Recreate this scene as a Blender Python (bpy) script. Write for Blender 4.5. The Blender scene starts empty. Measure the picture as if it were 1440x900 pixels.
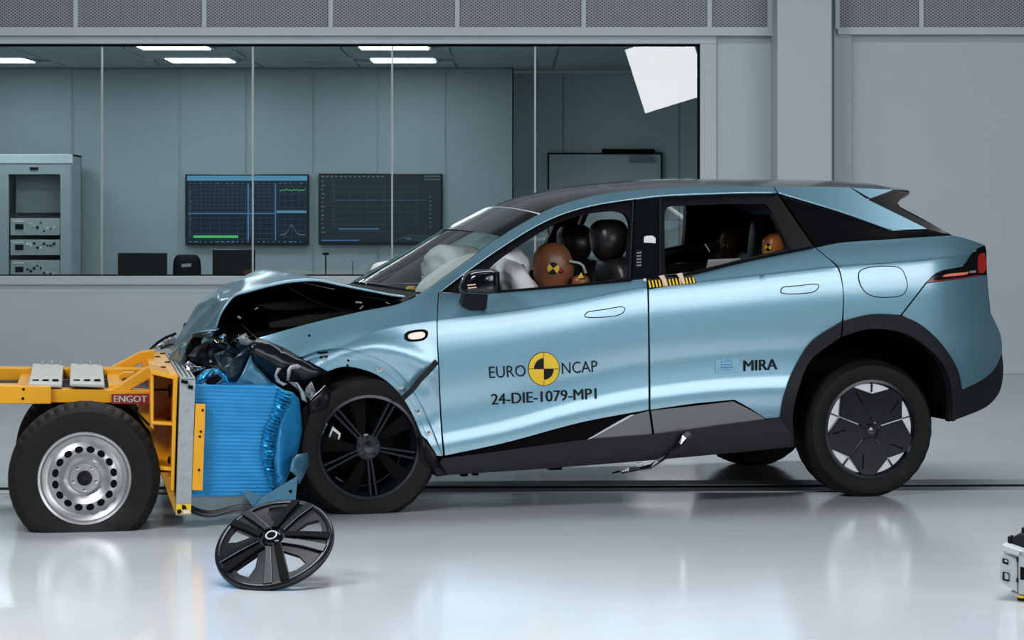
import bpy, bmesh, math, random
import numpy as np
from mathutils import Vector, Matrix, noise
from mathutils.geometry import delaunay_2d_cdt

# ---------------------------------------------------------------- camera, light, exposure
SC = bpy.context.scene
COL = SC.collection
F, CX, HY, CAMZ = 3450.0, 720.0, 296.0, 1.5        # focal length in pixels of a 1440 wide frame, horizon row, eye height
cam_d = bpy.data.cameras.new('camera')
cam = bpy.data.objects.new('camera', cam_d)
COL.objects.link(cam)
cam.location = (0, 0, CAMZ)
cam.rotation_euler = (math.pi / 2, 0, 0)
cam_d.sensor_width = 36.0
cam_d.lens = 36.0 * F / 1440.0
cam_d.shift_y = -(450.0 - HY) / 1440.0
cam_d.clip_start, cam_d.clip_end = 0.1, 200
SC.camera = cam

world = bpy.data.worlds.new('hall_ambient')
SC.world = world
world.use_nodes = True
world.node_tree.nodes['Background'].inputs[0].default_value = (0.55, 0.62, 0.70, 1)
world.node_tree.nodes['Background'].inputs[1].default_value = 0.10

SC.view_settings.view_transform = 'Standard'
SC.view_settings.look = 'None'
SC.view_settings.gamma = 1.0
SC.view_settings.use_curve_mapping = False
SC.view_settings.exposure = -0.02


def area_light(name, loc, target, sx, sy, power, col=(1, 1, 1), roll=0.0):
    d = bpy.data.lights.new(name, 'AREA')
    d.shape = 'RECTANGLE'
    d.size, d.size_y = sx, sy
    d.energy = power
    d.color = col
    o = bpy.data.objects.new(name, d)
    COL.objects.link(o)
    o.location = loc
    q = (Vector(target) - Vector(loc)).to_track_quat('-Z', 'Y')
    o.rotation_euler = (q.to_matrix() @ Matrix.Rotation(roll, 3, 'Z')).to_euler()
    return o


# long light wall of the crash hall, right of the camera, and the overhead banks (the front one's spread narrowed to keep its reflection off the car windows)
area_light('light_wall', (8.4, 0.6, 3.9), (0.8, 12.4, 1.0), 9.5, 3.4, 640, (0.95, 0.98, 1.0))
area_light('overhead_light_bank', (0.3, 15.4, 6.9), (0.3, 13.9, 0), 10.0, 2.0, 480, (0.94, 0.97, 1.0))
area_light('overhead_light_bank', (0.0, 8.6, 7.1), (0.0, 8.75, 0), 9.0, 2.4, 140, (0.94, 0.97, 1.0)).data.spread = math.radians(55)
area_light('overhead_light_bank', (-5.2, 6.2, 6.3), (-1.0, 12.2, 0.8), 3.2, 1.6, 460, (0.95, 0.98, 1.0))
# the soft box behind the camera that the control room glass mirrors
area_light('soft_box', (3.04, -3.0, 4.22), (1.6, 12.0, 1.2), 1.32, 1.32, 48, (0.97, 0.99, 1.0), 0.30)

# ---------------------------------------------------------------- helpers
PI = math.pi


def link(o, parent=None):
    COL.objects.link(o)
    if parent is not None:
        o.parent = parent
    return o


def empty(name, loc=(0, 0, 0), rz=0.0, label=None, cat=None, group=None):
    o = bpy.data.objects.new(name, None)
    o.empty_display_size = 0.2
    COL.objects.link(o)
    o.location = loc
    o.rotation_euler = (0, 0, rz)
    tag(o, label, cat, group)
    return o


def tag(o, label=None, cat=None, group=None, kind=None):
    if label: o['label'] = label
    if cat: o['category'] = cat
    if group: o['group'] = group
    if kind: o['kind'] = kind
    return o


def make(name, verts, faces, mat, parent=None, smooth=False, bevel=0.0, seg=2, kind=None, auto=None):
    me = bpy.data.meshes.new(name)
    me.from_pydata([tuple(v) for v in verts], [], [tuple(f) for f in faces])
    me.update()
    bm = bmesh.new()
    bm.from_mesh(me)
    bmesh.ops.recalc_face_normals(bm, faces=bm.faces)
    if bevel > 0:
        es = [e for e in bm.edges if len(e.link_faces) == 2 and e.calc_face_angle(0) > 0.5]
        if es:
            bmesh.ops.bevel(bm, geom=es, offset=bevel, segments=seg, profile=0.5, affect='EDGES', clamp_overlap=True)
    if bevel > 0 and auto is not None: auto = min(auto, 0.3)
    if auto is not None:
        for e in bm.edges:
            e.smooth = not (len(e.link_faces) == 2 and e.calc_face_angle(0) > auto)
        smooth = True
    for f in bm.faces:
        f.smooth = smooth
    bm.to_mesh(me)
    bm.free()
    me.materials.append(mat)
    o = bpy.data.objects.new(name, me)
    link(o, parent)
    if kind: o['kind'] = kind
    return o


class MB:
    """collects shapes into one mesh"""
    def __init__(self):
        self.v, self.f = [], []

    def add(self, vs, fs):
        n = len(self.v)
        self.v += [tuple(v) for v in vs]
        self.f += [tuple(i + n for i in f) for f in fs]
        return self

    def box(self, c, s, rz=0.0, rx=0.0, ry=0.0):
        R = (Matrix.Rotation(rz, 3, 'Z') @ Matrix.Rotation(ry, 3, 'Y') @ Matrix.Rotation(rx, 3, 'X'))
        vs = [Vector(c) + R @ Vector((sx * s[0] / 2, sy * s[1] / 2, sz * s[2] / 2)) for sx in (-1, 1) for sy in (-1, 1) for sz in (-1, 1)]
        return self.add(vs, [(0, 1, 3, 2), (4, 6, 7, 5), (0, 4, 5, 1), (2, 3, 7, 6), (0, 2, 6, 4), (1, 5, 7, 3)])

    def span(self, a, b):
        return self.box([(a[i] + b[i]) / 2 for i in range(3)], [abs(b[i] - a[i]) for i in range(3)])

    def tube(self, pts, r, n=8, cap=True):
        pts = [Vector(p) for p in pts]
        rs = r if isinstance(r, (list, tuple)) else [r] * len(pts)
        vs, fs = [], []
        up = Vector((0.123, 0.31, 0.94)).normalized()
        for i, p in enumerate(pts):
            t = (pts[min(i + 1, len(pts) - 1)] - pts[max(i - 1, 0)]).normalized()
            a = t.cross(up)
            if a.length < 1e-3: a = t.cross(Vector((1, 0, 0)))
            a.normalize()
            b = t.cross(a)
            for k in range(n):
                ph = 2 * PI * k / n
                vs.append(p + (a * math.cos(ph) + b * math.sin(ph)) * rs[i])
        for i in range(len(pts) - 1):
            for k in range(n):
                fs.append((i * n + k, i * n + (k + 1) % n, (i + 1) * n + (k + 1) % n, (i + 1) * n + k))
        if cap:
            fs.append(tuple(range(n)))
            fs.append(tuple(range((len(pts) - 1) * n, len(pts) * n)))
        return self.add(vs, fs)

    def build(self, name, mat, parent=None, **k):
        return make(name, self.v, self.f, mat, parent, **k)


def pchip(pts):
    xs = np.array([p[0] for p in pts], float)
    ys = np.array([p[1] for p in pts], float)
    h = np.diff(xs)
    d = np.diff(ys) / h
    m = np.zeros(len(xs))
    m[0], m[-1] = d[0], d[-1]
    for i in range(1, len(xs) - 1):
        if d[i - 1] * d[i] > 0:
            w1, w2 = 2 * h[i] + h[i - 1], h[i] + 2 * h[i - 1]
            m[i] = (w1 + w2) / (w1 / d[i - 1] + w2 / d[i])

    def f(x):
        if x <= xs[0]: return float(ys[0] + m[0] * (x - xs[0]) * 0.5)
        if x >= xs[-1]: return float(ys[-1] + m[-1] * (x - xs[-1]) * 0.5)
        i = int(np.searchsorted(xs, x) - 1)
        t = (x - xs[i]) / h[i]
        return float((2 * t ** 3 - 3 * t ** 2 + 1) * ys[i] + (t ** 3 - 2 * t ** 2 + t) * h[i] * m[i] + (-2 * t ** 3 + 3 * t ** 2) * ys[i + 1] + (t ** 3 - t ** 2) * h[i] * m[i + 1])
    return f


def spline(pts, step=4.0):
    """Catmull-Rom through the points (any dimension), sampled at about step"""
    P = [np.array(p, float) for p in pts]
    if len(P) == 2:
        n = max(1, int(np.linalg.norm(P[1] - P[0]) / step))
        return [P[0] + (P[1] - P[0]) * k / n for k in range(n + 1)]
    out = []
    for i in range(len(P) - 1):
        p1, p2 = P[i], P[i + 1]
        p0 = P[i - 1] if i > 0 else 2 * p1 - p2
        p3 = P[i + 2] if i + 2 < len(P) else 2 * p2 - p1
        l0, l1, l2 = [max(np.linalg.norm(b - a), 1e-6) ** 0.5 for a, b in ((p0, p1), (p1, p2), (p2, p3))]
        t0, t1 = 0, l0
        t2 = t1 + l1
        t3 = t2 + l2
        n = max(1, int(np.linalg.norm(p2 - p1) / step))
        for k in range(n):
            t = t1 + (t2 - t1) * k / n
            A1 = (t1 - t) / (t1 - t0) * p0 + (t - t0) / (t1 - t0) * p1
            A2 = (t2 - t) / (t2 - t1) * p1 + (t - t1) / (t2 - t1) * p2
            A3 = (t3 - t) / (t3 - t2) * p2 + (t - t2) / (t3 - t2) * p3
            B1 = (t2 - t) / (t2 - t0) * A1 + (t - t0) / (t2 - t0) * A2
            B2 = (t3 - t) / (t3 - t1) * A2 + (t - t1) / (t3 - t1) * A3
            out.append((t2 - t) / (t2 - t1) * B1 + (t - t1) / (t2 - t1) * B2)
    out.append(P[-1])
    return out


def outline(segs, step=4.0):
    """closed outline: each entry a list of points run as a spline; corners where lists meet"""
    out = []
    n = len(segs)
    for i, s in enumerate(segs):
        s = list(s)
        nxt = segs[(i + 1) % n][0]
        if tuple(s[-1]) != tuple(nxt): s.append(nxt)
        out += spline(s, step)[:-1] if len(s) > 1 else []
    return [(float(p[0]), float(p[1])) for p in out]


def inside(pt, poly):
    x, y = pt
    c = False
    j = len(poly) - 1
    for i in range(len(poly)):
        xi, yi = poly[i]
        xj, yj = poly[j]
        if (yi > y) != (yj > y) and x < (xj - xi) * (y - yi) / (yj - yi) + xi: c = not c
        j = i
    return c


def dist_poly(p, A, B):
    d = B - A
    t = np.clip(((p - A) * d).sum(1) / np.maximum((d * d).sum(1), 1e-12), 0, 1)
    q = A + d * t[:, None] - p
    return math.sqrt((q * q).sum(1).min())


def mesh_poly(poly, holes=(), grid=10.0, rows=None):
    """triangulate a 2D outline with holes and inner grid points -> verts, tris, boundary loops"""
    loops = [list(poly)] + [list(h) for h in holes]
    vs, es, lp = [], [], []
    for L in loops:
        n = len(vs)
        vs += L
        idx = list(range(n, n + len(L)))
        lp.append(idx)
        es += [(idx[k], idx[(k + 1) % len(idx)]) for k in range(len(idx))]
    A = np.array([vs[a] for a, b in es])
    B = np.array([vs[b] for a, b in es])
    nb = len(vs)
    if rows:
        xs = np.arange(min(p[0] for p in poly) + 2, max(p[0] for p in poly), grid)
        prev = {}
        for x in xs:
            cur = {}
            for ri, (y, con) in enumerate(rows(x)):
                if inside((x, y), poly) and not any(inside((x, y), h) for h in holes) and dist_poly(np.array((x, y)), A, B) > 1.6:
                    vs.append((x, y))
                    cur[ri] = len(vs) - 1
                    if con and ri in prev: es.append((prev[ri], cur[ri]))
            prev = cur
    elif grid:
        x0, y0 = np.array(poly).min(0)
        x1, y1 = np.array(poly).max(0)
        r, y = 0, y0 + grid * 0.5
        while y < y1:
            x = x0 + grid * (0.5 if r % 2 else 0.0)
            while x < x1:
                if inside((x, y), poly) and not any(inside((x, y), h) for h in holes) and dist_poly(np.array((x, y)), A, B) > 0.45 * grid:
                    vs.append((x, y))
                x += grid
            y += grid * 0.87
            r += 1
    ov, oe, of, orig, _, _ = delaunay_2d_cdt([Vector(v) for v in vs], es, [], 0, 1e-6)
    V2 = [(v.x, v.y) for v in ov]
    T = []
    for f in of:
        c = (sum(V2[i][0] for i in f) / 3, sum(V2[i][1] for i in f) / 3)
        if inside(c, poly) and not any(inside(c, h) for h in holes): T.append(tuple(f))
    back = {}
    for k, src in enumerate(orig):
        for s in src: back.setdefault(s, k)
    lp = [[back[i] for i in L] for L in lp]
    return V2, T, lp


class Frame:
    """a ground frame with a yaw: local x along, local y away from the camera, local z up"""
    def __init__(self, ox, oy, yaw):
        self.o = Vector((ox, oy, 0))
        self.yaw = yaw
        self.eu = Vector((math.cos(yaw), math.sin(yaw), 0))
        self.ev = Vector((-math.sin(yaw), math.cos(yaw), 0))

    def px(self, x, y, v):
        """local point of the lateral plane v seen at photo position x, y"""
        d = Vector(((x - CX) / F, 1.0, -(y - HY) / F))
        C = Vector((0, 0, CAMZ)) - self.o
        s = (v - C.dot(self.ev)) / d.dot(self.ev)
        w = C + d * s
        return Vector((w.dot(self.eu), v, w.z))

    def local(self, w):
        w = Vector(w) - self.o
        return Vector((w.dot(self.eu), w.dot(self.ev), w.z))

    def world(self, p):
        return self.o + self.eu * p[0] + self.ev * p[1] + Vector((0, 0, p[2]))


def prism(name, fr, pts, v0, v1, mat, parent, bevel=0.003, seg=2, auto=0.6):
    """outline seen in the plane v0, extruded straight to v1"""
    a = [fr.px(p[0], p[1], v0) for p in pts]
    b = [Vector((p.x, v1, p.z)) for p in a]
    n = len(a)
    fs = [tuple(range(n)), tuple(range(2 * n - 1, n - 1, -1))]
    fs += [(k, (k + 1) % n, n + (k + 1) % n, n + k) for k in range(n)]
    return make(name, a + b, fs, mat, parent, bevel=bevel, seg=seg, auto=auto)


def plate(name, pts3, thick_vec, mat, parent, bevel=0.0, auto=0.6):
    a = [Vector(p) for p in pts3]
    b = [p + Vector(thick_vec) for p in a]
    n = len(a)
    fs = [tuple(range(n)), tuple(range(2 * n - 1, n - 1, -1))]
    fs += [(k, (k + 1) % n, n + (k + 1) % n, n + k) for k in range(n)]
    return make(name, a + b, fs, mat, parent, bevel=bevel, auto=auto)


def superblob(c, r, e1=1.0, e2=1.0, nu=24, nv=14, shape=None, R=None):
    """rounded box / ellipsoid; shape(x,y,z) may bend the unit form"""
    def sp(a, e): return math.copysign(abs(a) ** e, a)
    vs, fs = [], []
    for j in range(nv + 1):
        ph = -PI / 2 + PI * j / nv
        for i in range(nu):
            th = 2 * PI * i / nu
            p = Vector((sp(math.cos(ph), e1) * sp(math.cos(th), e2), sp(math.cos(ph), e1) * sp(math.sin(th), e2), sp(math.sin(ph), e1)))
            if shape: p = Vector(shape(*p))
            p = Vector((p.x * r[0], p.y * r[1], p.z * r[2]))
            if R is not None: p = R @ p
            vs.append(Vector(c) + p)
    for j in range(nv):
        for i in range(nu):
            a, b = j * nu + i, j * nu + (i + 1) % nu
            fs.append((a, b, b + nu, a + nu))
    return vs, fs


def lathe(profile, n=48, c=(0, 0, 0), squash=None):
    """profile of (radius, lateral) about the local y axis"""
    vs, fs = [], []
    m = len(profile)
    for i in range(n):
        th = 2 * PI * i / n
        for (r, v) in profile:
            vs.append((c[0] + r * math.cos(th), c[1] + v, c[2] + r * math.sin(th)))
    for i in range(n):
        for k in range(m - 1):
            a, b = i * m + k, ((i + 1) % n) * m + k
            fs.append((a, a + 1, b + 1, b))
    return vs, fs


# ---------------------------------------------------------------- materials
def mat(name, col, rough=0.5, metal=0.0, coat=0.0, spec=0.5, noise_amt=0.0, noise_scale=20.0, bump=0.0, bump_scale=60.0, emit=None, estr=0.0, sheen=0.0, alpha=1.0, flake=0.0):
    m = bpy.data.materials.new(name)
    m.use_nodes = True
    nt = m.node_tree
    b = nt.nodes['Principled BSDF']
    b.inputs['Base Color'].default_value = (*col, 1)
    b.inputs['Roughness'].default_value = rough
    b.inputs['Metallic'].default_value = metal
    b.inputs['Coat Weight'].default_value = coat
    b.inputs['Coat Roughness'].default_value = 0.11
    b.inputs['Specular IOR Level'].default_value = spec
    b.inputs['Sheen Weight'].default_value = sheen
    b.inputs['Alpha'].default_value = alpha
    if emit:
        b.inputs['Emission Color'].default_value = (*emit, 1)
        b.inputs['Emission Strength'].default_value = estr
    tc = nt.nodes.new('ShaderNodeTexCoord')
    if noise_amt:
        n = nt.nodes.new('ShaderNodeTexNoise')
        n.inputs['Scale'].default_value = noise_scale
        n.inputs['Detail'].default_value = 5
        nt.links.new(tc.outputs['Object'], n.inputs['Vector'])
        mx = nt.nodes.new('ShaderNodeMix')
        mx.data_type = 'RGBA'
        mx.inputs[6].default_value = (*[c * (1 - noise_amt) for c in col], 1)
        mx.inputs[7].default_value = (*[min(1, c * (1 + noise_amt)) for c in col], 1)
        nt.links.new(n.outputs['Fac'], mx.inputs[0])
        nt.links.new(mx.outputs[2], b.inputs['Base Color'])
        mr = nt.nodes.new('ShaderNodeMapRange')
        mr.inputs['To Min'].default_value = max(0, rough * (1 - noise_amt))
        mr.inputs['To Max'].default_value = min(1, rough * (1 + noise_amt))
        nt.links.new(n.outputs['Fac'], mr.inputs['Value'])
        nt.links.new(mr.outputs['Result'], b.inputs['Roughness'])
    if bump:
        n2 = nt.nodes.new('ShaderNodeTexNoise')
        n2.inputs['Scale'].default_value = bump_scale
        n2.inputs['Detail'].default_value = 3
        nt.links.new(tc.outputs['Object'], n2.inputs['Vector'])
        bp = nt.nodes.new('ShaderNodeBump')
        bp.inputs['Strength'].default_value = bump
        bp.inputs['Distance'].default_value = 0.01
        nt.links.new(n2.outputs['Fac'], bp.inputs['Height'])
        nt.links.new(bp.outputs['Normal'], b.inputs['Normal'])
    return m


def glass_mat(name, tint, refl=1.0, rough=0.0, ior=1.5):
    m = bpy.data.materials.new(name)
    m.use_nodes = True
    nt = m.node_tree
    nt.nodes.remove(nt.nodes['Principled BSDF'])
    out = nt.nodes['Material Output']
    tr = nt.nodes.new('ShaderNodeBsdfTransparent')
    tr.inputs[0].default_value = (*tint, 1)
    gl = nt.nodes.new('ShaderNodeBsdfGlossy')
    gl.inputs['Color'].default_value = (refl, refl, refl, 1)
    gl.inputs['Roughness'].default_value = rough
    fr = nt.nodes.new('ShaderNodeFresnel')
    fr.inputs['IOR'].default_value = ior
    mx = nt.nodes.new('ShaderNodeMixShader')
    nt.links.new(fr.outputs[0], mx.inputs[0])
    nt.links.new(tr.outputs[0], mx.inputs[1])
    nt.links.new(gl.outputs[0], mx.inputs[2])
    nt.links.new(mx.outputs[0], out.inputs['Surface'])
    return m


M = {}
M['wall'] = mat('wall_paint', (0.53, 0.60, 0.645), 0.55, noise_amt=0.04, noise_scale=3, bump=0.05, bump_scale=90)
M['hall_dark'] = mat('dark_hall_lining', (0.05, 0.053, 0.058), 0.8)
M['hall_side'] = mat('grey_hall_side', (0.07, 0.075, 0.085), 0.7)
M['trim'] = mat('frame_paint', (0.55, 0.61, 0.65), 0.4)
M['pillar'] = mat('pillar_paint', (0.52, 0.585, 0.625), 0.5)
M['room_wall'] = mat('control_room_wall', (0.335, 0.385, 0.41), 0.6, noise_amt=0.03, noise_scale=2)
M['room_ceil'] = mat('ceiling_tile', (0.45, 0.49, 0.50), 0.8)
M['room_floor'] = mat('room_floor', (0.25, 0.27, 0.28), 0.6)
M['lamp'] = mat('lamp_diffuser', (0.9, 0.95, 1.0), 0.5, emit=(0.86, 0.97, 1.0), estr=16.0)
M['black'] = mat('black_plastic', (0.005, 0.0055, 0.007), 0.40, spec=0.22)
M['gloss'] = mat('gloss_black', (0.004, 0.005, 0.007), 0.12, coat=0.35)
M['shell'] = mat('broken_black_shell', (0.005, 0.008, 0.012), 0.24, spec=0.35)
M['clad'] = mat('cladding_plastic', (0.011, 0.0125, 0.0155), 0.5, spec=0.22, bump=0.12, bump_scale=300)
M['dark'] = mat('matt_black', (0.003, 0.0033, 0.004), 0.8, spec=0.1)
M['rubber'] = mat('tyre_rubber', (0.009, 0.009, 0.0095), 0.62, spec=0.22, noise_amt=0.25, noise_scale=14, bump=0.1, bump_scale=60)
M['steel'] = mat('wheel_steel', (0.50, 0.50, 0.51), 0.38, metal=0.85, noise_amt=0.1, noise_scale=30)
M['alu'] = mat('brushed_aluminium', (0.62, 0.64, 0.67), 0.35, metal=0.8)
M['galv'] = mat('galvanised_steel', (0.42, 0.46, 0.47), 0.5, metal=0.55, noise_amt=0.22, noise_scale=45)
M['chrome'] = mat('bright_metal', (0.75, 0.76, 0.78), 0.2, metal=1.0)
M['yellow'] = mat('yellow_paint', (0.86, 0.40, 0.012), 0.36, coat=0.3, noise_amt=0.07, noise_scale=5)
M['beige'] = mat('grey_box_paint', (0.50, 0.52, 0.49), 0.5, noise_amt=0.06, noise_scale=8)
M['blockblue'] = mat('blue_foil', (0.016, 0.27, 0.60), 0.34, metal=0.25, noise_amt=0.12, noise_scale=9)
M['blockedge'] = mat('torn_blue_foil', (0.03, 0.36, 0.66), 0.28, metal=0.5, noise_amt=0.2, noise_scale=40)
M['steelblue'] = mat('blue_grey_plate', (0.07, 0.20, 0.30), 0.4, metal=0.4, noise_amt=0.12, noise_scale=12)
M['paint'] = mat('pale_blue_metallic_paint', (0.165, 0.345, 0.445), 0.36, metal=0.5, coat=0.9)
M['paint'].node_tree.nodes['Principled BSDF'].inputs['Coat IOR'].default_value = 1.75
M['paint'].node_tree.nodes['Principled BSDF'].inputs['Coat Roughness'].default_value = 0.15
M['insert'] = mat('grey_insert', (0.15, 0.15, 0.16), 0.38, metal=0.5)
M['roofblack'] = mat('black_roof_glass', (0.006, 0.0055, 0.006), 0.14, coat=0.3)
M['privacy'] = mat('dark_privacy_glass', (0.004, 0.004, 0.005), 0.12)
M['seat'] = mat('black_leather', (0.012, 0.013, 0.015), 0.35, bump=0.05, bump_scale=120)
M['airbag'] = mat('white_airbag_cloth', (0.86, 0.87, 0.89), 0.85, bump=0.35, bump_scale=16)
M['skin'] = mat('brown_vinyl', (0.27, 0.10, 0.042), 0.36, noise_amt=0.12, noise_scale=8)
M['skin2'] = mat('orange_brown_vinyl', (0.62, 0.20, 0.045), 0.33)
M['mark_y'] = mat('marker_yellow', (0.92, 0.60, 0.02), 0.5)
M['mark_k'] = mat('marker_black', (0.006, 0.006, 0.006), 0.5, spec=0.2)
M['decal'] = mat('black_decal', (0.006, 0.009, 0.014), 0.5, spec=0.2)
M['decal_blue'] = mat('blue_decal', (0.03, 0.26, 0.50), 0.4)
M['decal_pale'] = mat('pale_decal', (0.185, 0.37, 0.47), 0.36, metal=0.4)
M['white'] = mat('white_plastic', (0.75, 0.76, 0.77), 0.45)
M['engine'] = mat('grey_engine_cover', (0.075, 0.08, 0.09), 0.5)
M['steeldark'] = mat('dark_teal_plastic', (0.018, 0.045, 0.065), 0.35)
M['recess'] = mat('recess_wall', (0.72, 0.78, 0.80), 0.6)  # wall paint made paler to stand in for light missing in the recess
M['paper'] = mat('white_sheet', (0.8, 0.82, 0.83), 0.7)
M['casegrey'] = mat('grey_case', (0.46, 0.49, 0.52), 0.4)
M['red'] = mat('red_sign', (0.30, 0.012, 0.016), 0.4)
M['redlamp'] = mat('red_lamp', (0.38, 0.016, 0.012), 0.2, coat=0.4, emit=(1.0, 0.12, 0.05), estr=0.05)
M['strip'] = mat('lamp_strip', (0.7, 0.2, 0.14), 0.25, emit=(1.0, 0.25, 0.16), estr=0.18)
M['amber'] = mat('lamp_lens', (0.85, 0.62, 0.50), 0.25, coat=1.0)
M['glass'] = glass_mat('control_room_glass', (0.74, 0.84, 0.85), 1.0, 0.0, 1.85)
M['carglass'] = glass_mat('car_glass', (0.82, 0.90, 0.87), 1.0, 0.0, 1.5)
M['winddark'] = mat('windscreen_band', (0.010, 0.011, 0.012), 0.12, coat=0.6)
M['screen'] = mat('monitor_bezel', (0.008, 0.009, 0.010), 0.3)
M['cable'] = mat('grey_cable', (0.5, 0.5, 0.48), 0.5)

# ---------------------------------------------------------------- the hall
def W(x, y, Y):
    """world point at depth Y for a photo position"""
    return Vector(((x - CX) * Y / F, Y, CAMZ - (y - HY) * Y / F))


def floor_mat():
    m = mat('epoxy_floor', (0.50, 0.525, 0.555), 0.16, spec=0.5)
    nt = m.node_tree
    b = nt.nodes['Principled BSDF']
    tc = nt.nodes.new('ShaderNodeTexCoord')
    n = nt.nodes.new('ShaderNodeTexNoise')
    n.inputs['Scale'].default_value = 0.9
    n.inputs['Detail'].default_value = 6
    nt.links.new(tc.outputs['Object'], n.inputs['Vector'])
    mr = nt.nodes.new('ShaderNodeMapRange')
    mr.inputs['To Min'].default_value = 0.07
    mr.inputs['To Max'].default_value = 0.20
    nt.links.new(n.outputs['Fac'], mr.inputs['Value'])
    nt.links.new(mr.outputs['Result'], b.inputs['Roughness'])
    mx = nt.nodes.new('ShaderNodeMix')
    mx.data_type = 'RGBA'
    mx.inputs[6].default_value = (0.44, 0.475, 0.515, 1)
    mx.inputs[7].default_value = (0.53, 0.55, 0.575, 1)
    nt.links.new(n.outputs['Fac'], mx.inputs[0])
    nt.links.new(mx.outputs[2], b.inputs['Base Color'])
    n2 = nt.nodes.new('ShaderNodeTexNoise')
    n2.inputs['Scale'].default_value = 5.0
    n2.inputs['Detail'].default_value = 2
    nt.links.new(tc.outputs['Object'], n2.inputs['Vector'])
    bp = nt.nodes.new('ShaderNodeBump')
    bp.inputs['Strength'].default_value = 0.05
    bp.inputs['Distance'].default_value = 0.02
    nt.links.new(n2.outputs['Fac'], bp.inputs['Height'])
    nt.links.new(bp.outputs['Normal'], b.inputs['Normal'])
    return m


def perf_mat():
    m = mat('perforated_sheet', (0.35, 0.38, 0.42), 0.5)
    nt = m.node_tree
    b = nt.nodes['Principled BSDF']
    tc = nt.nodes.new('ShaderNodeTexCoord')
    mp = nt.nodes.new('ShaderNodeMapping')
    mp.inputs['Scale'].default_value = (1.0, 0.0, 1.7)
    mp.inputs['Rotation'].default_value = (0, PI / 4, 0)
    mp2 = nt.nodes.new('ShaderNodeMapping')
    mp2.inputs['Scale'].default_value = (1.0, 0.0, 1.45)
    nt.links.new(tc.outputs['Object'], mp2.inputs['Vector'])
    mp.inputs['Scale'].default_value = (1, 0, 1)
    nt.links.new(mp2.outputs[0], mp.inputs['Vector'])
    vo = nt.nodes.new('ShaderNodeTexVoronoi')
    vo.inputs['Scale'].default_value = 36.0
    vo.inputs['Randomness'].default_value = 0.0
    nt.links.new(mp.outputs[0], vo.inputs['Vector'])
    rp = nt.nodes.new('ShaderNodeValToRGB')
    rp.color_ramp.elements[0].position = 0.30
    rp.color_ramp.elements[0].color = (0.055, 0.058, 0.07, 1)
    rp.color_ramp.elements[1].position = 0.40
    rp.color_ramp.elements[1].color = (0.35, 0.38, 0.42, 1)
    nt.links.new(vo.outputs['Distance'], rp.inputs[0])
    nt.links.new(rp.outputs[0], b.inputs['Base Color'])
    return m


M['floor'] = floor_mat()
M['perf'] = perf_mat()
YB = 22.5          # the wall with the control room window
XL, XR = -9.0, 15.0
HT = 7.4

def sbox(name, a, b, m, parent=None, bevel=0.0, kind='structure', tri=None):
    o = MB().span(a, b).build(name, m, parent, bevel=bevel, auto=0.5 if bevel else None)
    if parent is None: o['kind'] = kind
    return o


sbox('floor', (XL, -6, -0.2), (XR, YB + 0.4, 0), M['floor'])
sbox('ceiling', (XL, -6, HT), (XR, YB + 0.4, HT + 0.2), M['hall_dark'])
sbox('wall_left', (XL - 0.2, -6, 0), (XL, YB, HT), M['hall_side'])
sbox('wall_right', (XR, -6, 0), (XR + 0.2, YB, HT), M['hall_side'])
sbox('wall_front', (XL, -6.2, 0), (XR, -6, HT), M['dark'])
# back wall, built around the window opening
wx0, wx1 = XL, W(984, 0, YB).x
wz0, wz1 = W(0, 388, YB).z, W(0, 62, YB).z
mb = MB()
mb.span((XL, YB, 0), (wx1 + 0.02, YB + 0.2, wz0 - 0.06))
mb.span((XL, YB, wz1 + 0.05), (wx1 + 0.02, YB + 0.2, HT))
mb.span((wx1 + 0.02, YB, 0), (XR, YB + 0.2, HT))
wall = mb.build('wall_back', M['wall'])
wall['kind'] = 'structure'
# horizontal joints of the lower wall cladding
for yy in (398.5, 411.5):
    z = W(0, yy, YB).z
    MB().span((XL, YB - 0.004, z - 0.004), (wx1, YB + 0.01, z + 0.004)).build('panel_joint', M['pillar'], wall)
for xx in (1016, 1031):
    x = W(xx, 0, YB).x
    MB().span((x - 0.006, YB - 0.003, 0), (x + 0.006, YB + 0.01, wz1 + 0.12)).build('panel_joint', M['pillar'], wall)
# header and perforated panels above the window
def perforated_row(xs, ylow, yfrm, Yf):
    zb, zt = W(0, ylow, Yf).z, 4.15
    for a, b in zip(xs[:-1], xs[1:]):
        xa, xb = W(a, 0, Yf).x, W(b, 0, Yf).x
        MB().span((xa + 0.02, Yf + 0.03, zb), (xb - 0.02, Yf + 0.05, zt)).build('perforated_panel', M['perf'], wall)
        MB().span((xa - 0.022, Yf + 0.005, zb - 0.02), (xa + 0.022, Yf + 0.06, zt)).build('panel_frame', M['trim'], wall, bevel=0.004)
    xa, xb = W(xs[0], 0, Yf).x, W(xs[-1], 0, Yf).x
    MB().span((xb - 0.022, Yf + 0.005, zb - 0.02), (xb + 0.022, Yf + 0.06, zt)).build('panel_frame', M['trim'], wall, bevel=0.004)
    MB().span((xa, Yf, W(0, yfrm, Yf).z), (xb + 0.03, Yf + 0.06, zb)).build('panel_frame', M['trim'], wall, bevel=0.004)


perforated_row([-250, -72, 106, 287, 465, 643, 821, 998, 1083], 38, 50, YB - 0.12)
perforated_row([1178, 1296, 1474, 1652], 38, 48.5, YB - 0.12)
# pilaster between the two bays
px0, px1 = W(1093, 0, YB - 0.55).x, W(1170, 0, YB - 0.55).x
p = sbox('trim_1', (px0, YB - 0.55, 0), (px1, YB, HT), M['pillar'], bevel=0.01)
sbox('shade_strip', (W(1172, 0, YB).x, YB - 0.06, 0), (W(1196, 0, YB).x, YB, wz1 + 0.2), M['pillar'])  # strip added to draw the shadow band right of the pilaster
sbox('baseboard_back', (XL, YB - 0.03, 0), (XR, YB, 0.10), M['trim'], bevel=0.005)

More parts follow.
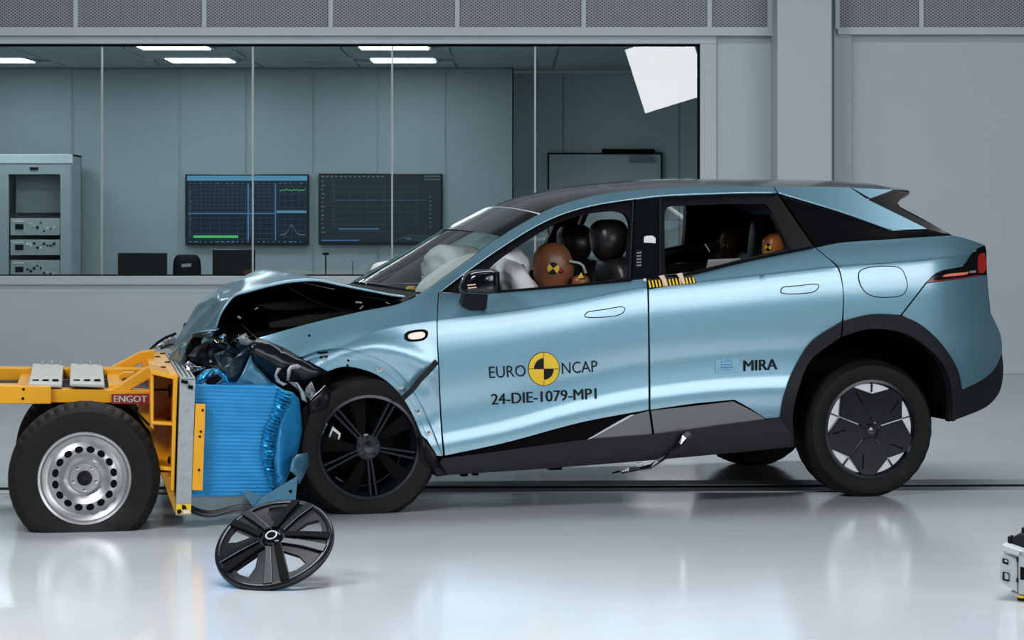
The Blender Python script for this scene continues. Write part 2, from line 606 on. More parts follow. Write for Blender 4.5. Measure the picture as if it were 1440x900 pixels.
# control room window: frame, glass panes with thin butt joints
win = MB().span((XL, YB - 0.05, wz1), (wx1 + 0.15, YB + 0.08, wz1 + 0.075)).build('window_1', M['trim'], bevel=0.006, auto=0.5)
win['kind'] = 'structure'
MB().span((wx1, YB - 0.05, wz0 - 0.08), (wx1 + 0.15, YB + 0.08, wz1)).build('window_frame', M['trim'], win, bevel=0.006)
MB().span((XL, YB - 0.05, wz0 - 0.08), (wx1, YB + 0.12, wz0)).build('window_sill', M['trim'], win, bevel=0.006)
gx = [XL] + [W(x, 0, YB + 0.03).x for x in (143.5, 355.5, 551.5, 752.5)] + [wx1]
for i, (a, b) in enumerate(zip(gx[:-1], gx[1:])):
    make('pane', [(a + 0.008, YB + 0.03, wz0), (b - 0.012, YB + 0.03, wz0), (b - 0.012, YB + 0.03, wz1), (a + 0.012, YB + 0.03, wz1)], [(0, 1, 2, 3)], M['glass'], win)
    if i:
        MB().span((a - 0.008, YB + 0.022, wz0), (a + 0.008, YB + 0.042, wz1)).build('glazing_joint', M['galv'], win)
MB().span((XL, YB + 0.0, wz0 - 0.001), (wx1, YB + 0.05, wz0 + 0.012)).build('gasket', M['dark'], win)
MB().span((XL, YB + 0.0, wz1 - 0.02), (wx1, YB + 0.05, wz1)).build('gasket', M['dark'], win)
MB().span((wx1 - 0.02, YB + 0.0, wz0), (wx1, YB + 0.05, wz1)).build('gasket', M['dark'], win)

# rail slot sunk across the floor
ry = lambda x: 13.24 + x * 0.03
for nm, d0, d1, h, mm in (('trim_3', 0.10, 0.34, 0.004, 'galv'), ('trim_4', -0.03, 0.10, 0.002, 'dark'), ('trim_5', -0.20, -0.03, 0.004, 'galv')):
    vs = []
    for x in (XL, XR):
        for d in (d0, d1):
            for z in (0.0, h): vs.append((x, ry(x) + d, z))
    make(nm, vs, [(0, 1, 3, 2), (4, 6, 7, 5), (0, 4, 5, 1), (2, 3, 7, 6), (1, 5, 7, 3), (0, 2, 6, 4)], M[mm], kind='structure')

# ---------------------------------------------------------------- the control room behind the glass
YR, YR2, ZC = 27.5, 28.6, 3.10
xc = W(722, 0, YR).x
xr = W(975, 0, YR2).x + 0.9
sbox('floor.001', (XL, YB + 0.2, -0.1), (xr, YR2, 0.0), M['room_floor'])
rc = sbox('ceiling.001', (XL, YB + 0.2, ZC + 0.03), (xr, YR2, ZC + 0.2), M['room_ceil'])
lampx = [W(x, 0, 26.2).x for x in (0, 284, 568)]
nx, ny = 22, 7
tw, th = 1.078, 0.72
tile_me = None
for i in range(12):
    for j in range(7):
        x0, y0 = lampx[1] + (i - 5.5) * tw, YB + 0.35 + j * th
        cx, cy = x0 + tw / 2, y0 + th / 2
        if cy + th / 2 > YR2 or cx - tw / 2 < XL or cx + tw / 2 > xr: continue
        if any(abs(cx - lx) < 0.45 for lx in lampx) and j in (1, 4): continue
        if tile_me is None:
            t = MB().span((-tw / 2 + 0.01, -th / 2 + 0.01, 0), (tw / 2 - 0.01, th / 2 - 0.01, 0.03)).build('ceiling_tile', M['room_ceil'], rc)
            tile_me = t.data
        else:
            t = bpy.data.objects.new('ceiling_tile', tile_me)
            link(t, rc)
        t.location = (cx, cy, ZC)
for lx in lampx:
    for j in (1, 4):
        y0 = YB + 0.35 + j * th
        t = empty('ceiling_light', (lx, y0 + th / 2, ZC), 0, 'lit rectangular ceiling panel in the control room, %s row, %s' % ('front' if j == 1 else 'back', {0: 'at the far left', 1: 'above the lit wall screen', 2: 'above the dim wall screen'}[lampx.index(lx)]), 'ceiling light', 'ceiling lights of the control room')
        MB().span((-0.36, -0.36, -0.004), (0.36, 0.36, 0.03)).build('lamp_frame', M['trim'], t)
        MB().span((-0.33, -0.33, -0.012), (0.33, 0.33, -0.004)).build('diffuser', M['lamp'], t)
wl = MB().span((XL, YR, 0), (xc, YR + 0.1, ZC)).build('wall_control_room', M['room_wall'])
wl['kind'] = 'structure'
seams = [-140, 103, 253, 347, 441, 532, 628, 722]
for a, b in zip(seams[:-1], seams[1:]):
    xa, xb = W(a, 0, YR).x, W(b, 0, YR).x
    MB().span((xa + 0.012, YR - 0.012, 0.08), (xb - 0.012, YR, ZC - 0.01)).build('wall_panel', M['room_wall'], wl, bevel=0.004)
w2 = MB().span((xc, YR2, 0), (xr, YR2 + 0.1, ZC)).span((xc - 0.1, YR, 0), (xc, YR2, ZC)).build('wall_recess', M['recess'])
w2['kind'] = 'structure'
sbox('wall_partition', (xr, YB + 0.2, 0), (xr + 0.1, YR2, ZC), M['room_wall'])
for xx in (792, 955):
    x = W(xx, 0, YR2).x
    MB().span((x - 0.012, YR2 - 0.006, 0), (x + 0.012, YR2, ZC)).build('panel_joint', M['room_ceil'], w2)
# door with closer
dx0, dx1, dz = W(772, 0, YR2).x, W(929, 0, YR2).x, W(0, 217, YR2).z
door = MB().span((dx0, YR2 - 0.05, 0), (dx1, YR2, dz)).build('door_1', M['recess'], bevel=0.004)
door['kind'] = 'structure'
MB().span((dx0 - 0.015, YR2 - 0.052, 0), (dx0, YR2, dz + 0.015)).span((dx1, YR2 - 0.052, 0), (dx1 + 0.015, YR2, dz + 0.015)).span((dx0, YR2 - 0.052, dz), (dx1, YR2, dz + 0.015)).build('door_gap', M['dark'], door)
MB().span((W(846, 0, YR2).x, YR2 - 0.13, dz + 0.01), (W(920, 0, YR2).x, YR2 - 0.052, dz + 0.06)).build('door_closer', M['dark'], door, bevel=0.008)
MB().span((W(884, 0, YR2).x, YR2 - 0.1, dz - 0.09), (W(917, 0, YR2).x, YR2 - 0.052, dz - 0.03)).build('closer_arm', M['room_wall'], door, bevel=0.008)
t = empty('ceiling_vent', (W(465, 84, 26.6).x, 26.5, ZC), 0, 'small round ceiling air vent between the two right-hand lit panels', 'vent')
for r in (0.30, 0.22, 0.14):
    v, f = lathe([(r, 0), (r - 0.03, -0.012), (r - 0.06, 0.0)], 24)
    MB().add([(a, c, b) for a, b, c in v], f).build('vent_ring', M['galv'], t)


def emis(name, col, s): return mat(name, [c * 0.1 for c in col], 0.3, emit=col, estr=s)


S = {'navy': emis('screen_navy', (0.004, 0.012, 0.022), 1.0), 'bar': emis('screen_bar', (0.16, 0.45, 0.72), 0.55), 'line': emis('screen_line', (0.05, 0.13, 0.20), 0.6), 'green': emis('screen_green', (0.10, 0.62, 0.20), 0.75), 'blue': emis('screen_blue', (0.10, 0.28, 0.60), 0.6), 'pale': emis('screen_pale', (0.20, 0.34, 0.40), 0.5), 'dim': emis('screen_dim', (0.012, 0.022, 0.030), 0.9)}


def flat(mb_, fr_xy, x0, y0, x1, y1, Y):
    a, b = W(x0, y1, Y), W(x1, y0, Y)
    o = fr_xy
    mb_.add([(a.x - o.x, Y - o.y, a.z - o.z), (b.x - o.x, Y - o.y, a.z - o.z), (b.x - o.x, Y - o.y, b.z - o.z), (a.x - o.x, Y - o.y, b.z - o.z)], [(0, 1, 2, 3)])


def wall_screen(x0, y0, x1, y1, label, content):
    Yf = YR - 0.09
    a, b = W(x0, y1, Yf), W(x1, y0, Yf)
    o = Vector(((a.x + b.x) / 2, YR - 0.02, a.z))
    t = empty('wall_screen', o, 0, label, 'screen', 'wall screens in the control room')
    MB().span((a.x - o.x, -0.07, 0), (b.x - o.x, -0.012, b.z - a.z)).build('bezel', M['screen'], t, bevel=0.006)
    MB().span((-0.25, -0.012, 0.2), (0.25, 0.008, b.z - a.z - 0.2)).build('wall_bracket', M['black'], t)
    m_ = MB()
    flat(m_, o, x0 + 2.5, y0 + 2.5, x1 - 2.5, y1 - 3.5, Yf - 0.002)
    sc_ = m_.build('screen', S['navy' if content is ui1 else 'dim'], t)
    groups = {}
    content(lambda k, *r: flat(groups.setdefault(k, MB()), o, *r, Yf - 0.003 - 0.0005 * (k in ('green', 'pale', 'blue', 'bar'))))
    for k, m2 in groups.items(): m2.build('screen_graphics', S[k], sc_)


def ui1(R):
    R('bar', 263, 247, 432, 254)
    rnd = random.Random(4)
    for (a, b, c, d, nx_, ny_) in ((270, 261, 346, 298, 12, 7), (357, 261, 386, 298, 4, 7), (270, 306, 347, 336, 6, 4), (357, 306, 384, 336, 3, 4), (392, 262, 430, 292, 4, 3), (391, 308, 430, 333, 4, 3)):
        for i in range(nx_ + 1):
            x = a + (c - a) * i / nx_
            R('line', x - .2, b, x + .2, d)
        for i in range(ny_ + 1):
            y = b + (d - b) * i / ny_
            R('line', a, y - .2, c, y + .2)
    R('blue', 264, 299.5, 388, 301); R('blue', 386.6, 258, 388.2, 338); R('bar', 389, 296, 431, 299.5); R('blue', 348, 258, 350, 338)
    R('green', 272, 331, 335, 334.5)
    for k in range(26):
        x = 393 + k * 1.4
        y = 267.3 + 0.7 * math.sin(k * 1.7) + 0.5 * math.sin(k * .7)
        R('green', x, y - .5, x + 1.4, y + .5)
    for k in range(24):
        x = 394 + k * 1.45
        y = 330 - 13 * math.exp(-((k - 10.5) / 4.0) ** 2)
        R('pale', x, y - .6, x + 1.45, y + .6)
    for k in range(30):
        R('pale', 266, 262 + k * 2.4, 266 + rnd.uniform(1, 3), 262.8 + k * 2.4)
        R('blue', 351, 262 + k * 2.4, 351 + rnd.uniform(1, 3), 262.8 + k * 2.4)
    for k in range(22):
        x = 266 + k * 7.4
        R('blue' if rnd.random() < .6 else 'pale', x, 339.3, x + rnd.uniform(1, 5), 340.7)
        R('pale', x, 257.2, x + rnd.uniform(1, 5), 258.2)


def ui2(R):
    rnd = random.Random(7)
    for i in range(8): R('line', 470, 262 + i * 9, 588, 262.3 + i * 9)
    for i in range(6): R('line', 470 + i * 23, 258, 470.3 + i * 23, 322)
    R('blue', 476, 321.2, 533, 322.6); R('blue', 452, 337.3, 505, 338.6); R('line', 470, 281, 600, 282)
    for k in range(14):
        R('pale', 452, 248 + k * 6, 452 + rnd.uniform(2, 7), 249.2 + k * 6)
        R('line', 467, 254 + k * 5, 470, 255 + k * 5)
        R('pale', 452 + k * 6.5, 247.5, 455 + k * 6.5, 249)
    for k in range(8): R('pale', 604, 276 + k * 6, 606, 277.4 + k * 6)
    for k in range(8): R('pale', 597 + k * 2.8, 247, 599 + k * 2.8, 248.4); R('pale', 597 + k * 2.8, 251.6, 599 + k * 2.8, 253)
    R('line', 571, 334, 578, 338)


wall_screen(260.5, 245, 434.5, 345, 'wide wall screen with a pale blue top bar and a green bar chart', ui1)
wall_screen(448, 244, 622, 344, 'dim dark wall screen with faint grey readouts, right of the lit one', ui2)

# rack cabinet
Yk = 26.7
a, b = W(-6, 388, Yk), W(101, 217, Yk)
rk = empty('rack_cabinet', ((a.x + b.x) / 2, Yk + 0.3, 0), 0, 'grey equipment rack cabinet with an open front behind the glass', 'cabinet')
hw = (b.x - a.x) / 2
H = b.z
t = 0.02
MB().span((-hw, -0.27, 0), (-hw + t, 0.3, H)).span((hw - t, -0.27, 0), (hw, 0.3, H)).span((-hw, -0.27, H - t), (hw, 0.3, H)).span((-hw, 0.28, 0), (hw, 0.3, H)).span((-hw, -0.27, 0), (hw, 0.3, 0.05)).build('cabinet_body', M['room_wall'], rk)
MB().span((-hw - 0.02, -0.31, H - 0.10), (hw + 0.01, -0.27, H)).build('top_cover', M['trim'], rk, bevel=0.006)
fx0, fx1 = W(12, 0, Yk).x - rk.location.x, W(85, 0, Yk).x - rk.location.x
fz = W(0, 245, Yk).z
dd = MB().span((-hw, -0.30, 0.05), (fx0, -0.27, H - 0.10)).span((fx1, -0.30, 0.05), (hw - 0.01, -0.27, H - 0.10)).span((fx0, -0.30, fz), (fx1, -0.27, H - 0.10)).span((fx0, -0.30, 0.05), (fx1, -0.27, 0.5)).build('cabinet_door', M['room_wall'], rk)
MB().span((W(42, 0, Yk).x - rk.location.x, -0.31, H - 0.17), (W(54, 0, Yk).x - rk.location.x, -0.3, H - 0.14)).build('latch', M['black'], dd)
MB().span((fx0, 0.1, fz - 0.42), (fx1, 0.12, fz)).build('backboard', M['room_wall'], rk)
rnd = random.Random(2)
for (yt, yb) in ((307, 331), (337, 359), (366, 392)):
    zt, zb = W(0, yt, Yk).z, W(0, yb, Yk).z
    u = MB().span((fx0 + 0.01, -0.26, zb), (fx1 - 0.01, 0.2, zt)).build('rack_unit', M['galv'], rk, bevel=0.004)
    kn, wn = MB(), MB()
    for k in range(9):
        x = fx0 + 0.2 + k * 0.036
        z = (zt + zb) / 2 + rnd.uniform(-0.05, 0.05)
        (kn if rnd.random() < .6 else wn).box((x, -0.265, z), (rnd.uniform(.012, .03), 0.014, rnd.uniform(.012, .03)))
    kn.box((fx0 + 0.11, -0.263, (zt + zb) / 2), (0.09, 0.01, 0.06))
    kn.build('control_knobs', M['black'], u, kind='stuff')
    wn.box((fx0 + 0.1, -0.263, zt - 0.03), (0.12, 0.01, 0.012)).build('control_labels', M['white'], u, kind='stuff')

# desk below the sill with screens and a chair back
dk = empty('control_desk', (W(300, 0, 23.8).x, 23.8, 0), 0, 'long pale desk standing behind the control room glass', 'desk')
MB().span((-3.0, -0.4, 0.71), (3.0, 0.4, 0.745)).build('desk_top', M['trim'], dk)
for x in (-2.9, 0, 2.9): MB().span((x - 0.03, -0.35, 0), (x + 0.03, 0.35, 0.71)).build('leg', M['galv'], dk)


def desk_screen(x0, x1, ytop, label, Y=23.7):
    a, b = W(x0, 0, Y), W(x1, ytop, Y)
    o = Vector(((a.x + b.x) / 2, Y, 0.745))
    t = empty('desk_screen', o, 0, label, 'screen', 'screens standing on the control desk')
    h = b.z - o.z
    w = b.x - a.x
    MB().span((-w / 2, -0.02, 0.06), (w / 2, 0.03, h)).build('screen_housing', M['screen'], t, bevel=0.008)
    MB().span((-0.03, 0.0, 0.008), (0.03, 0.05, 0.12)).build('stand', M['black'], t)
    MB().span((-0.12, -0.08, 0.0), (0.12, 0.1, 0.01)).build('foot', M['black'], t)


desk_screen(166, 235, 355.5, 'back of a dark desk screen, left of the office chair behind the glass')
desk_screen(299, 359, 350.5, 'back of a dark desk screen, right of the office chair behind the glass')
Yc = 23.15
ch = empty('office_chair', (W(264, 0, Yc).x, Yc - 0.05, 0), 0, 'dark rounded office chair back between the two desk screens', 'chair')
v, f = superblob((0, 0.0, 0.76), (0.135, 0.04, 0.33), 0.35, 0.6, 20, 12)
MB().add(v, f).build('backrest', M['black'], ch, smooth=True)
v, f = superblob((0, -0.12, 0.44), (0.22, 0.14, 0.05), 0.4, 0.6, 20, 8)
MB().add(v, f).build('seat', M['black'], ch, smooth=True)
MB().tube([(0, -0.1, 0.06), (0, -0.1, 0.42)], 0.03).build('column', M['black'], ch)
for k in range(5):
    an = k * 2 * PI / 5
    MB().tube([(0, -0.1, 0.08), (0.2 * math.cos(an), -0.1 + 0.2 * math.sin(an), 0.03)], [0.03, 0.03]).build('leg', M['black'], ch)
MB().box((0.0, -0.045, 0.985), (0.09, 0.008, 0.03), ry=-0.1).build('back_label', M['galv'], ch)
for xx, yt, lab, big in ((458, 357, 'thin black stand with a flat head seen above the window sill', True), (496, 367, 'short thin black rod standing on the control desk', False)):
    Y = 23.5
    a = W(xx, yt, Y)
    t = empty('microphone_stand', (a.x, Y, 0.745), 0, lab, 'stand')
    MB().tube([(0, 0, 0), (0, 0, a.z - 0.745)], 0.007 if big else 0.004).build('pole', M['black'], t)
    MB().box((0, 0, 0.005), (0.14, 0.12, 0.01)).build('base', M['black'], t)
    if big: MB().box((0, 0, a.z - 0.745), (0.06, 0.03, 0.022)).build('head', M['black'], t, bevel=0.004)

# ---------------------------------------------------------------- the crashed car
YAW = math.radians(15.5)
CF = Frame(1.875, 12.81, YAW)
WID = 1.92
car = empty('crashed_car', CF.o, YAW, 'pale blue electric crossover with crushed front and crash test lettering on its door', 'car')

BELT = pchip([(240, 500), (340, 485), (365, 475), (440, 454), (515, 437), (560, 428), (585, 419), (617, 411.5), (695, 411), (790, 403), (880, 394.5), (910, 392), (973, 386), (1047, 368), (1147, 348), (1180, 342), (1247, 337), (1340, 331), (1390, 345)])
CREASE = pchip([(240, 540), (420, 512), (482, 487), (530, 465), (614, 450), (690, 441), (792, 426), (905, 404.5), (980, 397), (1067, 387), (1177, 375), (1297, 366), (1360, 358), (1410, 352)])
LOWER = pchip([(240, 662), (560, 655), (617, 642), (708, 623), (817, 594), (911, 576), (1033, 563), (1110, 560), (1200, 560), (1410, 556)])
KUP = pchip([(500, 0.0024), (1000, 0.0024), (1150, 0.0031), (1280, 0.0040), (1400, 0.0042)])

KST = pchip([(420, 0.30), (560, 0.34), (620, 0.50), (690, 0.80), (1400, 0.80)])


def V(x, y):
    """lateral depth of the car's near side skin at a photo position"""
    yb, c1, yl = BELT(x), CREASE(x), LOWER(x)
    gap = max(c1 - yb, 5.0)
    vb = 0.017 + gap / 265.0 * KST(x)
    if y < yb:
        v = vb + (yb - y) * KUP(x)
    elif y < c1:
        t = (y - yb) / gap
        v = vb + (0.017 - vb) * (t * 0.85 + 0.15 * t * t)
    else:
        h = max(yl - c1, 60)
        v = pchip([(0, .017), (.12 * h, .0055), (.27 * h, .000), (.48 * h, .003), (h - 60, .0125), (h - 34, .0085), (h - 10, -.001), (h + 4, .002), (h + 30, .02), (h + 90, .07)])(y - c1) if h > 95 else pchip([(0, .017), (.4 * h, .006), (h, .012), (h + 90, .05)])(y - c1)
    if x > 1290: v += ((x - 1290) / 120.0) ** 3 * 0.26
    if x < 440: v += ((440 - x) / 100.0) ** 2 * 0.07
    return v


def P(x, y, dv=0.0):
    return CF.px(x, y, V(x, y) + dv)


def mir(p): return Vector((p[0], WID - p[1], p[2]))


def panel(name, loops, m, parent=car, holes=(), dv=0.0, th=0.02, grid=9.0, far=True, Vf=None, sharp=False, rows=None):
    """a skin panel of the near side from its outline, with turned-in edges, and its twin on the far side"""
    poly = outline(loops) if isinstance(loops[0][0], (tuple, list)) else loops
    hs = [outline(h) if isinstance(h[0][0], (tuple, list)) else h for h in holes]
    v2, tris, lps = mesh_poly(poly, hs, grid, rows)
    fn = Vf or V
    pts = [CF.px(x, y, fn(x, y) + dv) for x, y in v2]
    faces = list(tris)
    for L in lps:
        n0 = len(pts)
        k = len(L)
        pts += [pts[i].copy() for i in L]
        pts += [pts[i] + Vector((0, th, 0)) for i in L]
        faces += [(n0 + i, n0 + (i + 1) % k, n0 + k + (i + 1) % k, n0 + k + i) for i in range(k)]
    out = []
    for s in ((0, 1) if far else (0,)):
        q = [mir(p) for p in pts] if s else pts
        me = bpy.data.meshes.new(name)
        me.from_pydata([tuple(p) for p in q], [], faces)
        bm = bmesh.new()
        bm.from_mesh(me)
        # outward is towards the camera side for the near panel
        for f in bm.faces:
            f.normal_update()
        main = sum(f.normal.y * f.calc_area() for f in bm.faces if f.index < len(tris))
        bm.faces.ensure_lookup_table()
        flip = [f for f in bm.faces if f.index < len(tris) and ((f.normal.y > 0) != bool(s))]
        bmesh.ops.reverse_faces(bm, faces=flip)
        for f in bm.faces: f.smooth = not sharp
        bm.to_mesh(me)
        bm.free()
        nrm = []
        sy = -1.0 if s else 1.0
        for k, p in enumerate(pts):
            if k < len(v2):
                x, y = v2[k]
                e = 1.5
                du = CF.px(x + e, y, fn(x + e, y)) - CF.px(x - e, y, fn(x - e, y))
                dz = CF.px(x, y - e, fn(x, y - e)) - CF.px(x, y + e, fn(x, y + e))
                nn = du.cross(dz).normalized()
                if nn.y > 0: nn = -nn
                nrm.append((nn.x, nn.y * sy, nn.z))
            else:
                nrm.append(tuple(me.vertices[k].normal))
        if not sharp: me.normals_split_custom_set_from_vertices(nrm)
        me.materials.append(m)
        par = parent[s] if isinstance(parent, (list, tuple)) else parent
        out.append(link(bpy.data.objects.new(name, me), par))
    return out if far else out[0]


def across(name, near, m, parent=car, n=16, crown=(0, 0, 0), p=2.0, dv=0.0, solid=None, fn=None, crown2=None):
    """a skin from a near side curve (photo points or local points) across the car to its mirror"""
    N = [q if isinstance(q, Vector) else P(q[0], q[1], dv) for q in near]
    vs, fs = [], []
    for iq, q in enumerate(N):
        f_ = mir(q)
        cw_ = Vector(crown) if crown2 is None else Vector(crown).lerp(Vector(crown2), min(1, iq / max(1, min(len(N) - 1, 12))))
        for k in range(n + 1):
            s = k / n
            w = 1 - abs(2 * s - 1) ** p
            r = q.lerp(f_, s) + cw_ * w
            if fn: r = fn(r, s)
            vs.append(r)
    for i in range(len(N) - 1):
        for k in range(n):
            a = i * (n + 1) + k
            fs.append((a, a + 1, a + n + 2, a + n + 1))
    o = make(name, vs, fs, m, parent, smooth=True)
    if solid:
        md = o.modifiers.new('thickness', 'SOLIDIFY')
        md.thickness = solid
        md.offset = -1
    return o


def body_rows(x):
    yb, c1, yl = BELT(x), CREASE(x), LOWER(x)
    gap, h = max(c1 - yb, 5), max(yl - c1, 60)
    r = [(yb + gap * t, False) for t in ((.35, .7) if gap < 24 else (.2, .4, .6, .8))]
    r += [(c1 - 1.2, True), (c1 + 1.2, True)]
    r += [(c1 + h * t, False) for t in (.04, .08, .12, .16, .21, .27, .34, .42, .50, .58, .66)]
    if h > 95: r += [(yl - k, k in (46, 10)) for k in (46, 40, 34, 28, 22, 16, 10, 7, 4, 1, -3)]
    r += [(c1 + h + k, False) for k in (10, 20, 30, 40, 55, 70)]
    out, last = [], -1e9
    for i, (y, c) in enumerate(r): out.append((y, c))
    return out


# ---- doors
front_doors = panel('front_door', [
    [(617.5, 411.5), (640, 412.5), (695, 411.5), (790, 403.5), (880, 395), (909, 392)], [(909, 392), (910, 408), (911, 450), (911.6, 500), (912, 576)],
    [(912, 576), (817, 594), (708, 623), (626, 640.5)], [(626, 640.5), (622, 600), (618, 520), (615.5, 455), (617.5, 411.5)]], M['paint'], rows=body_rows)
rear_doors = panel('rear_door', [
    [(912.5, 392), (940, 389.5), (973, 386), (1047, 368), (1100, 357), (1145.5, 348.5)], [(1145.5, 348.5), (1162, 362), (1177.3, 377), (1184.3, 402), (1185.3, 427), (1183.5, 452.5)],
    [(1183.5, 452.5), (1143, 480), (1117, 520), (1103, 560), (1098, 587)], [(1098, 587), (1077, 588.5)], [(1077, 588.5), (1053, 573), (1033, 562)], [(1033, 562), (980, 567), (915, 576)], [(915, 576), (914.3, 500), (913.5, 450), (912.5, 392)]], M['paint'], rows=body_rows)
panel('quarter_panel', [
    [(1148, 348.5), (1180, 342), (1247, 337), (1340, 331)], [(1340, 331), (1362, 336.5), (1385, 345)], [(1385, 345), (1372, 351), (1353, 375)], [(1353, 375), (1318, 383), (1301.5, 397.5)],
    [(1301.5, 397.5), (1266, 443)], [(1266, 443), (1246, 441.5), (1223, 442), (1186, 451)], [(1186, 451), (1187, 427), (1186, 405), (1179, 375), (1164, 362), (1148, 348.5)]], M['paint'], rows=body_rows)
panel('rear_bumper', [
    [(1303.5, 398.5), (1345, 393), (1388.5, 386.5)], [(1388.5, 386.5), (1389.5, 405), (1393, 440), (1402, 458), (1408, 475), (1409, 497)], [(1409, 497), (1400, 517), (1383, 533), (1353.5, 548)],
    [(1353.5, 548), (1347, 520), (1327, 487), (1297, 458), (1268.5, 443.5)], [(1268.5, 443.5), (1303.5, 398.5)]], M['paint'], rows=body_rows, grid=7)
panel('bumper_cladding', [
    [(1353.5, 548.5), (1383, 533.5), (1400, 517.5), (1409, 497.5)], [(1409, 497.5), (1411, 520), (1406, 550), (1390, 570), (1358, 585), (1335, 593)], [(1335, 593), (1338, 570), (1353.5, 548.5)]], M['clad'], dv=-0.004, th=0.05)
arch_in = [(1117, 622), (1115, 585), (1123, 547), (1140, 507), (1180, 475), (1220, 463), (1267, 467), (1300, 485), (1327, 513), (1338, 547), (1340, 592)]
for lo in ([[(1184.2, 452), (1143, 480), (1117, 520), (1103, 560), (1098, 588)], [(1098, 588), (1110, 622), (1117, 622)], [(1117, 622), (1115, 585), (1123, 547), (1140, 507), (1182.4, 474)], [(1182.4, 474), (1184.2, 452)]],
           [[(1186, 451.5), (1223, 442.5), (1267, 444.5), (1297, 458), (1327, 487), (1347, 520), (1353, 548)], [(1353, 548), (1343, 592), (1339.5, 592.5)], [(1339.5, 592.5), (1338, 547), (1327, 513), (1300, 485), (1267, 467), (1220, 463), (1184.5, 473.3)], [(1184.5, 473.3), (1186, 451.5)]]):
    panel('wheel_arch_trim', lo, M['clad'], dv=-0.014, th=0.07, grid=7)
# sill and its inserts
SILLV = lambda x, y: pchip([(560, 0.012), (620, 0.002), (640, 0.012), (680, 0.07)])(y + (x - 1113) * 0.0905)
panel('sill', [[(622, 645), (700, 635), (824, 618.5), (919, 611), (1030, 596), (1098, 587.5)], [(1098, 587.5), (1110, 606), (1117, 628)], [(1117, 628), (1060, 634), (997, 640), (918, 647), (780, 658), (631, 668)], [(631, 668), (619, 650), (622, 645)]], M['clad'], Vf=SILLV, th=0.06)
INS = lambda x, y: 0.006 + 0.0004 * (y - LOWER(x))
panel('door_insert', [[(632, 642), (708, 625), (817, 596), (889, 582)], [(889, 582), (824, 618)], [(824, 618), (720, 632), (632, 644)], [(632, 644), (632, 642)]], M['dark'], Vf=lambda x, y: INS(x, y) + 0.012, th=0.03)
panel('door_insert', [[(826, 617.5), (891, 584), (912.5, 578)], [(912.5, 578), (917, 611)], [(917, 611), (870, 614.5), (826, 617.5)]], M['insert'], Vf=INS, th=0.03, grid=7)
panel('door_insert', [[(916, 577.5), (975, 571), (1031, 564.5)], [(1031, 564.5), (1052, 575), (1077, 589.5)], [(1077, 589.5), (1000, 600), (920.5, 611)], [(920.5, 611), (916, 577.5)]], M['insert'], Vf=INS, th=0.03, grid=7)
panel('door_insert_edge', [[(824, 619), (889, 583), (893, 583)], [(893, 583), (828, 618.5)], [(828, 618.5), (824, 619)]], M['steel'], Vf=lambda x, y: INS(x, y) - 0.006, th=0.012, grid=0, far=False)

# ---- fender, torn at the front, with its bare wheel arch flange
fl_out = [(422, 499), (450, 492), (485, 490.5), (530, 503), (562, 525), (589, 562), (605, 600), (617, 641)]
fend = [[(582, 419.5), (560, 428), (515, 437), (440, 454), (364, 475)], [(364, 475), (395, 487), (422, 502)], [(422, 502), (450, 492.5), (485, 490.5), (530, 503), (562, 525), (589, 562), (607, 600), (623, 641)],
        [(623, 641), (619.7, 600), (616.2, 520), (614, 455), (616, 411)], [(616, 411), (600, 409), (582, 419.5)]]
FENV = lambda x, y: V(x, y) - 0.012 * math.exp(-((math.hypot(x - 519, (y - 628)) - 140) / 16) ** 2) + 0.010 * noise.noise(Vector((x * .03, y * .02, 3))) * max(0, min(1, (x - 575) / 20)) * max(0, min(1, (y - 500) / 30))
fenders = panel('front_fender', fend, M['paint'], Vf=FENV, grid=7, rows=body_rows)
arch_f = [(461, 521), (475, 517), (491, 515.5), (530, 527), (560, 551), (581, 584), (593, 612), (606, 641)]
FLV = lambda x, y: FENV(x, y) + 0.018
flange = panel('arch_flange', [[(421, 500), (450, 491.5), (485, 489.5), (530, 502), (562, 524), (589, 561), (607, 600), (622, 641)], [(622, 641), (606, 641)], [(606, 641), (593, 612), (581, 584), (560, 551), (530, 527), (491, 515.5), (475, 517), (461, 522)], [(461, 522), (440, 511), (421, 500)]], M['paint'], Vf=FLV, grid=7, th=0.03)
panel('arch_flange_rib', [[(425, 505), (452, 498), (486, 496), (528, 509), (557, 530), (583, 566), (600, 604), (612, 640)], [(612, 640), (609, 640)], [(609, 640), (597, 605), (580, 568), (554, 533), (526, 512), (486, 499), (452, 501), (428, 508)], [(428, 508), (425, 505)]], M['paint'], Vf=lambda x, y: FLV(x, y) - 0.006, grid=6, th=0.012, far=False)
for (x, y) in ((456, 505), (532, 520), (562, 545), (587, 580), (602, 609)):
    c = CF.px(x, y, FLV(x, y) - 0.006)
    mb = MB().tube([c, c + Vector((0, 0.02, 0))], 0.011, 10)
    mb.box(c + Vector((0.008, -0.008, 0.0)), (0.012, 0.02, 0.016), ry=0.6)
    mb.build('trim_clip', M['chrome'], flange[0])
for (x, y) in ((490, 507), (489, 514), (448, 496), (435, 472)):
    c = CF.px(x, y, FLV(x, y) - 0.004) if y > 480 else P(x, y, -0.003)
    MB().tube([c, c + Vector((0, 0.004, 0))], 0.006, 10).build('bolt_hole', M['dark'], flange[0])
b0, b1, b2, b3 = [CF.px(x, y, FLV(x, y) - 0.004) for x, y in ((449, 495), (461, 494), (461, 503), (450, 504))]
plate('clip_slot', [b0, b1, b2, b3], (0, 0.01, 0), M['dark'], flange[0])
